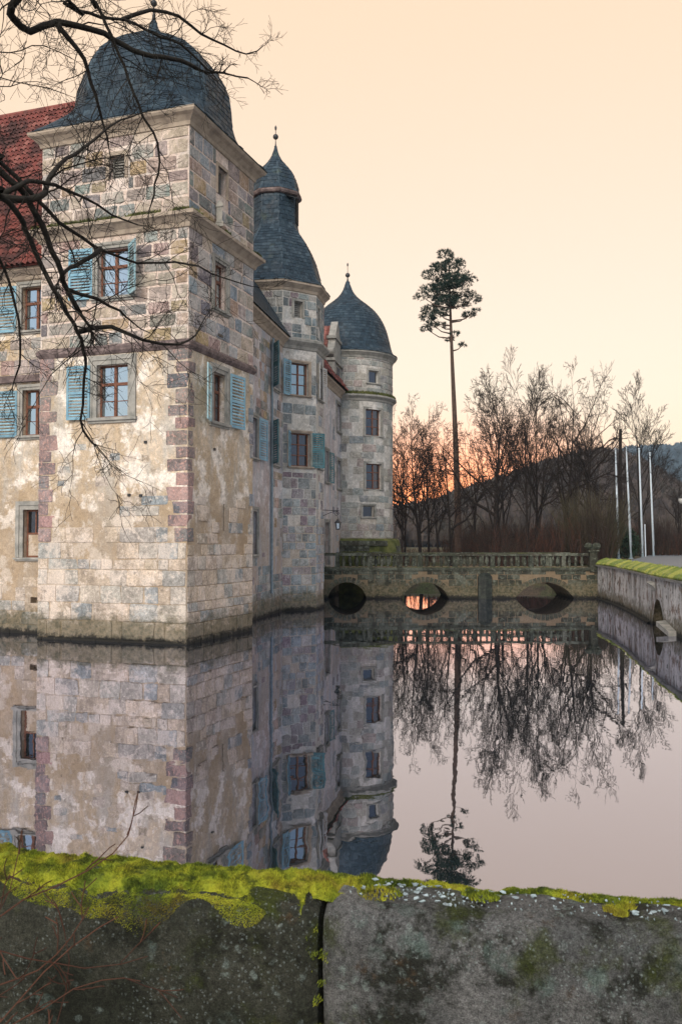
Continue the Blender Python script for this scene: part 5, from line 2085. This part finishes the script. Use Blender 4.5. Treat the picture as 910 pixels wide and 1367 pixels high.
# broken trunk
dt_ = thing('dead_trunk', 'broken dead tree trunk standing left of the lone tall bare tree', 'tree', (25.1, 82, 1.5))
mb = MB()
mb.tube([(25.1, 82, 1.3), (25.15, 82, 5), (25.05, 82, 9), (25.15, 82, 13.2)], [.26, .22, .18, .13], 7)
mb.tube([(25.05, 82, 9), (25.6, 81.8, 10.2), (26.0, 81.7, 10.6)], [.09, .06, .02], 5)
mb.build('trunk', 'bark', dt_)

# ------------------------------------------------------------------ the tall pine
pt_ = thing('pine_tree', 'very tall lone pine with bare trunk and tufted dark crown', 'tree', (10.23, 79.5, 1.0))
rp_ = random.Random(9)
ptr = [(10.23, 79.5, .8), (10.12, 79.5, 7), (9.95, 79.5, 13), (9.72, 79.5, 19), (9.56, 79.5, 24), (9.45, 79.5, 27.6)]
spn = spline(ptr, 1.0)
mb = MB()
mb.tube(spn, [.36 - .30 * i / (len(spn) - 1) for i in range(len(spn))], 9)
mb.build('trunk', 'bark_pine', pt_, smooth=True)


def trunk_at(z):
    for i in range(len(spn) - 1):
        if spn[i].z <= z <= spn[i + 1].z:
            return spn[i].lerp(spn[i + 1], (z - spn[i].z) / (spn[i + 1].z - spn[i].z))
    return spn[-1]


clumps = [(9.1, 0, 28.3, .75), (9.9, .3, 27.6, .9), (8.7, .5, 27.4, .8), (9.4, -.6, 27.0, 1.2), (8.2, -.3, 26.4, 1.0), (10.5, .5, 26.5, 1.0), (9.3, .8, 26.0, 1.3), (11.1, -.3, 25.9, .75), (7.9, .7, 25.4, .9),
          (9.9, -.9, 25.2, 1.2), (8.6, -.8, 25.0, 1.1), (10.9, .6, 24.9, .9), (11.6, .1, 24.4, .75), (7.1, -.2, 24.5, .75), (9.0, .4, 24.2, 1.2), (8.0, .9, 23.6, .9), (10.4, .7, 24.0, .9), (7.6, .3, 22.8, .75), (8.5, -.5, 23.0, .9),
          (7.9, -.6, 22.0, .65), (7.5, .1, 21.7, .5), (11.3, .2, 23.0, .6), (11.9, .0, 23.3, .4), (9.5, .3, 20.9, .45), (9.9, -.3, 21.2, .4), (10.7, 0, 20.3, .35), (8.7, .8, 22.2, .6), (9.3, 1.6, 25.0, 1.1), (9.6, -1.7, 25.6, 1.0), (9.2, -1.5, 23.8, .9), (10.0, 1.5, 26.6, .9)]
mb = MB()
nd_ = MB()
for (x, dy, z, cr_) in clumps:
    c_ = Vector((x, 79.5 + dy, z))
    b_ = trunk_at(z - .25 - .28 * abs(x - 9.6))
    mid = b_.lerp(c_, .5) + Vector((0, 0, -.12 * (c_ - b_).length))
    mb.tube([b_, mid, c_], [.075, .05, .02], 5)
    cnt = int(300 * cr_ * cr_) + 60
    for _ in range(cnt):
        v = jitter(rp_, 1)
        if v.length > 1:
            v = v / v.length * rp_.uniform(.6, 1.0)
        v = Vector((v.x * 1.1, v.y * 1.1, v.z * .40))
        if noise.noise((c_ + v * cr_) * 2.1) < -.07:
            continue
        q = c_ + v * cr_ * 1.05
        ax = (v + Vector((0, 0, .5)) + jitter(rp_, .5)).normalized()
        for _k in range(5):
            t2 = (ax + jitter(rp_, .8)).normalized() * rp_.uniform(.16, .30)
            w = jitter(rp_, .032)
            nd_.add((q - w, q + w, q + t2), ((0, 1, 2),))
mb.build('branches', 'bark_pine', pt_)
nd_.build('crown', 'needles', pt_, fix=False)

# ------------------------------------------------------------------ shrubs and undergrowth
ev = thing('evergreen_bush', 'dense dark evergreen bush behind the left flagpoles', 'bush', (23.3, 77, 1.5))
mb, lf = MB(), MB()
for k in range(14):
    a = rp_.uniform(0, 6.28)
    mb.tube([(23.3, 77, 1.4), (23.3 + .8 * math.cos(a), 77 + .6 * math.sin(a), 2.6), (23.3 + 1.2 * math.cos(a), 77 + .8 * math.sin(a), 3.8)], [.05, .03, .01], 4)
for _ in range(9000):
    u = jitter(rp_, 1)
    if u.length > 1:
        continue
    hgt = 1 + .3 * noise.noise((u.x * 3, u.y * 3, 1))
    q = Vector((23.3 + u.x * 1.75 * (1.1 - .25 * u.z), 77 + u.y * 1.2, 3.0 + u.z * 1.7 * hgt + .7 * max(0, .5 - abs(u.x + .2))))
    if noise.noise(q * 1.6) < -.22:
        continue
    t2, w = jitter(rp_, .16), jitter(rp_, .08)
    lf.add((q - w, q + w, q + t2), ((0, 1, 2),))
mb.build('stems', 'bark', ev)
lf.build('crown', 'evergreen', ev, fix=False)

wb = thing('willow_shrub', 'big olive brown shrub of upright stems left of the flagpoles', 'shrub', (19.2, 70, 1.3))
mb = MB()
for _ in range(620):
    a, q = rp_.uniform(0, 6.28), 1.5 * math.sqrt(rp_.random())
    x, y = 19.2 + q * math.cos(a), 70 + .8 * q * math.sin(a)
    lean = Vector((math.cos(a) * q * .24, math.sin(a) * q * .2, 1)).normalized()
    h = rp_.uniform(2.5, 7.4) * (1 - .14 * q)
    p = Vector((x, y, 1.1))
    pts_ = [p]
    dd = lean
    for i in range(4):
        dd = (dd + jitter(rp_, .07)).normalized()
        pts_.append(pts_[-1] + dd * h / 4)
    mb.tube(pts_, [.022, .019, .015, .011, .006], 3, False)
    for i in range(3):
        j = rp_.randrange(1, 4)
        nd2 = (dd + jitter(rp_, .5)).normalized()
        mb.tube([pts_[j], pts_[j] + nd2 * .6, pts_[j] + nd2 * 1.1 + jitter(rp_, .15)], [.011, .009, .005], 3, False)
mb.build('stems', 'brush_olive', wb, fix=False)


def scrub(name, mat, n, fx, fy, hr_, gz, seed, w=.014, lean=.25, clump=.18):
    r = random.Random(seed)
    mb = MB()
    k = 0
    while k < n:
        x, y = r.uniform(*fx), r.uniform(*fy)
        cval = noise.noise((x * clump, y * clump, seed))
        if cval < r.uniform(-.5, .35):
            continue
        if x < 11 and r.random() < .88:
            continue
        if x > 19.8 and y < 86:
            continue
        k += 1
        h = r.uniform(*hr_) * (.75 + .6 * cval)
        if x < 11:
            h = min(h, 1.6)
        p = Vector((x, y, gz(x, y) - .1))
        d = Vector((r.uniform(-lean, lean), r.uniform(-lean, lean), 1)).normalized()
        p1 = p + d * h * .5
        p2 = p1 + (d + jitter(r, .25)).normalized() * h * .5
        mb.tube([p, p1, p2], [w * 1.4, w, w * .4], 3, False)
        for j in range(3):
            q = p.lerp(p1, r.uniform(.4, 1)) if j < 1 else p1.lerp(p2, r.uniform(0, .7))
            e = q + (d + jitter(r, .9)).normalized() * h * r.uniform(.18, .34)
            mb.tube([q, e], [w * .7, w * .3], 3, False)
    o = mb.build(name, mat, None, fix=False)
    return o


gzf = lambda x, y: 1.0 if x < 15 else 1.55
u1_ = scrub('undergrowth', 'brush', 5200, (2.5, 40), (66, 104), (1.2, 5.0), gzf, 31, .016)
u1_['kind'] = 'stuff'
tag(u1_, 'tangled brown leafless undergrowth below the trees behind the bridge', 'undergrowth')
u2_ = scrub('red_brown_thicket', 'brush_red', 1800, (3, 33), (67, 100), (1.0, 4.2), gzf, 47, .02)
u2_['kind'] = 'stuff'
tag(u2_, 'reddish brown thicket of dry stems along the far bank', 'undergrowth')

# ------------------------------------------------------------------ hills
RIDGE = [(-260, 4), (-120, 5), (-60, 6), (-5, 7.7), (14.8, 11.0), (28.6, 14.6), (36.5, 17.0), (48.3, 21.3), (60.2, 25.2), (71, 26.6), (79, 24.0), (90, 17), (112, 11), (160, 8), (260, 6)]


def ridge_z(x):
    for (x0, z0), (x1, z1) in zip(RIDGE, RIDGE[1:]):
        if x0 <= x <= x1:
            t = (x - x0) / (x1 - x0)
            return z0 + (z1 - z0) * t
    return 4


def hill_near(x, y):
    xr = x * 240 / max(120, y)
    t = max(0, min(1.2, (y - 115) / 125))
    s_ = t * t * (3 - 2 * t) if t < 1 else 1 - (t - 1) * 1.5
    return 1.6 + (ridge_z(xr) - 1.6 - 3.5 * min(1, ridge_z(xr) / 12)) * s_


mb = MB()
def hill_z(x, y):
    return 3 + 2 * (hill_near(x / 2, y / 2) - 3)


xs = [-520 + 16 * i for i in range(66)]
ys = [224 + 14 * i for i in range(26)]
mb.rings([[(x, y, hill_z(x, y) + .6 * noise.noise((x * .03, y * .03, 0))) for x in xs] for y in ys], False)
structure(mb.build('hill', 'ground', smooth=True))
rh = random.Random(77)


def wood(name, mat, n, fx, fy, zf, hr_, wr, seed):
    """a far wood: many slender irregular bare crowns"""
    r = random.Random(seed)
    mb = MB()
    for _ in range(n):
        y = r.uniform(*fy)
        x = r.uniform(*fx) * (y / fy[1] if fy[1] < 600 else 1)
        z = zf(x, y)
        h = r.uniform(*hr_)
        w = r.uniform(*wr)
        a0 = r.uniform(0, 6.28)
        prof = ((.05, 0), (.12, .3), (1.0, .5), (.85, .75), (.35, .92), (0.03, 1.0))
        rr = []
        for q, t in prof:
            rr.append([(x + w * q * r.uniform(.6, 1.4) * math.cos(a0 + k * 1.2566), y + w * q * r.uniform(.6, 1.4) * math.sin(a0 + k * 1.2566), z - .3 + h * (t + r.uniform(-.05, .05))) for k in range(5)])
        mb.rings(rr)
        for k in range(5):
            b = Vector((x + r.uniform(-w, w) * .7, y + r.uniform(-w, w) * .5, z + h * r.uniform(.5, .8)))
            mb.tube([b, b + Vector((r.uniform(-.3, .3) * w, 0, h * r.uniform(.2, .38)))], [.05 * w, .02 * w], 3, False)
    o = mb.build(name, mat, None, fix=False)
    o['kind'] = 'stuff'
    return o


tag(wood('hillside_wood', 'forest', 6500, (-80, 236), (236, 520), hill_z, (5.5, 10.5), (1.1, 2.4), 5), 'brown leafless wood covering the slope behind the bridge', 'wood')
FR = [(-900, 8), (-200, 8), (60, 8), (150, 30), (215, 66), (268, 90), (300, 96), (375, 101), (480, 108), (700, 100), (1200, 70)]


def far_z(x, y):
    z = 0
    for (x0, z0), (x1, z1) in zip(FR, FR[1:]):
        if x0 <= x <= x1:
            z = z0 + (z1 - z0) * (x - x0) / (x1 - x0)
    t = max(0, min(1, (y - 560) / 440))
    return 1.0 + z * (t * t * (3 - 2 * t)) if y <= 1000 else 1.0 + z * (1 - (y - 1000) / 500)


mb = MB()
mb.rings([[(x, y, far_z(x, y)) for x in [-900 + 35 * i for i in range(61)]] for y in [545 + 35 * i for i in range(22)]], False)
structure(mb.build('far_hill', 'forest_far_hazed', smooth=True))
tag(wood('far_wood', 'forest_far_hazed', 3600, (90, 520), (600, 1010), far_z, (6, 11), (2.2, 4.2), 8), 'distant wood painted haze-blue on the hill at the right edge', 'wood')

# ------------------------------------------------------------------ flagpoles and lamp
for (x, y, z0, xt, zt, lab) in (
        (21.83, 72, 1.6, 21.66, 10.37, 'white flagpole nearest the bridge, leftmost of four'),
        (23.75, 75, 1.6, 23.45, 10.89, 'white flagpole second from the bridge'),
        (25.70, 78, 1.6, 25.48, 10.98, 'white flagpole third from the bridge, in front of the lone bare tree'),
        (28.00, 82, 1.6, 27.76, 11.02, 'white flagpole farthest right beside the road')):
    fp = thing('flagpole', lab, 'flagpole', (x, y, z0), 'flagpoles beside the road')
    mb = MB()
    mb.tube([(x, y, z0), ((x + xt) / 2, y, (z0 + zt) / 2), (xt, y, zt)], [.085, .07, .045], 10)
    mb.build('pole', 'pole', fp, smooth=True)
    mb = MB()
    mb.lathe(x, y, [(.2, z0), (.2, z0 + .1), (.11, z0 + .16), (.1, z0 + .5)], 12)
    mb.build('base', 'zinc', fp)
    mb = MB()
    mb.lathe(xt, y, [(.05, zt - .04), (.09, zt), (.09, zt + .06), (.02, zt + .1)], 10)
    mb.build('cap', 'pole', fp)
    mb = MB()
    mb.tube([(x + .09, y, z0 + 1.1), ((x + xt) / 2 + .085, y, (z0 + zt) / 2), (xt + .06, y, zt - .05)], .008, 4)
    mb.build('halyard', 'pole', fp)
sp_o = thing('marker_post', 'short white post between the third and fourth flagpoles', 'post', (26.62, 80, 1.6))
mb = MB()
mb.tube([(26.62, 80, 1.6), (26.58, 80, 4.5)], [.06, .05], 8)
mb.build('pole', 'pole', sp_o)
mb = MB()
mb.lathe(26.58, 80, [(.06, 4.48), (.08, 4.52), (.02, 4.58)], 8)
mb.build('cap', 'pole', sp_o)
lx, ly = 22.42, 60.0
lmp = thing('street_lamp', 'slim street lamp with white globe at the right picture edge', 'lamp', (lx + .5, ly, 1.7))
mb = MB()
mb.tube([(lx + .5, ly, 1.7), (lx + .5, ly, 6.4), (lx + .4, ly, 6.65), (lx + .1, ly, 6.7), (lx, ly, 6.55), (lx, ly, 6.1)], [.06, .045, .03, .025, .022, .02], 8)
mb.build('pole', 'iron', lmp)
mb = MB()
mb.lathe(lx, ly, [(.03, 6.12), (.10, 6.06), (.22, 5.92), (.26, 5.88)], 14)
mb.build('lamp_shade', 'iron', lmp)
mb = MB()
mb.lathe(lx, ly, [(.24, 5.88), (.26, 5.78), (.22, 5.64), (.12, 5.55), (.02, 5.52)], 14)
mb.build('lamp_globe', 'shutter_white', lmp, smooth=True)

# ------------------------------------------------------------------ dry twigs in front of the parapet
ds = thing('dry_twigs', 'dry reddish brown twigs sticking up before the parapet at lower left', 'shrub', (-.95, 2.25, .9))
mb = MB()
r5 = random.Random(15)
for (pts_, rad) in (
        ([(-1.15, 2.2, 1.1), (-1.05, 2.32, 1.8), (-.9, 2.4, 2.02), (-.75, 2.42, 2.10), (-.60, 2.44, 2.18), (-.55, 2.45, 2.26)], .0042),
        ([(-1.1, 2.2, 1.1), (-.98, 2.35, 1.75), (-.88, 2.38, 1.86), (-.78, 2.4, 1.89), (-.70, 2.42, 1.97), (-.66, 2.42, 2.05)], .0036),
        ([(-1.0, 2.15, 1.1), (-.93, 2.3, 1.66), (-.82, 2.36, 1.83), (-.7, 2.4, 1.95), (-.58, 2.42, 2.02)], .0034),
        ([(-.95, 2.1, 1.1), (-.88, 2.3, 1.70), (-.75, 2.36, 1.82), (-.62, 2.4, 1.87), (-.52, 2.42, 1.86)], .0032),
        ([(-.9, 2.1, 1.1), (-.80, 2.3, 1.64), (-.72, 2.36, 1.78), (-.70, 2.4, 1.92), (-.74, 2.42, 2.04)], .003),
        ([(-1.1, 2.2, 1.5), (-.95, 2.36, 1.92), (-.80, 2.38, 1.93), (-.66, 2.4, 1.90), (-.5, 2.42, 1.92)], .003),
        ([(-1.05, 2.2, 1.1), (-.97, 2.34, 1.72), (-.93, 2.38, 1.95), (-.86, 2.42, 2.1), (-.84, 2.44, 2.24)], .003)):
    s2 = spline(pts_, .06)
    n = len(s2)
    mb.tube([p + jitter(r5, .004) for p in s2], [rad * (1 - .65 * i / (n - 1)) for i in range(n)], 5)
    for i in range(4, n - 1, 2):
        d = (s2[i + 1] - s2[i - 1]).normalized()
        twigs(mb, s2[i], d + jitter(r5, .7), r5.uniform(.05, .15), rad * .5, 1, r5, .6, .2, .02, 2)
mb.build('stems', 'brush_red', ds, fix=False)

# ------------------------------------------------------------------ evening air
HX0, HX1, HY0, HY1, HZ0, HZ1 = -1600, 1600, -1300, 1600, -3, 130
mb = MB()
mb.box(HX0, HX1, HY0, HY1, HZ0, HZ1)
hzm = NT('haze_air')
vol = hzm.n('ShaderNodeVolumePrincipled')
vol.inputs['Density'].default_value = 0.00018
vol.inputs['Color'].default_value = (.62, .80, 1.0, 1)
hzm.lk(vol.outputs[0], hzm.out.inputs['Volume'])
M['haze'] = hzm.m
hz_o = mb.build('haze', 'haze')
hz_o['kind'] = 'stuff'
tag(hz_o, 'thin bluish evening haze over the valley', 'haze')
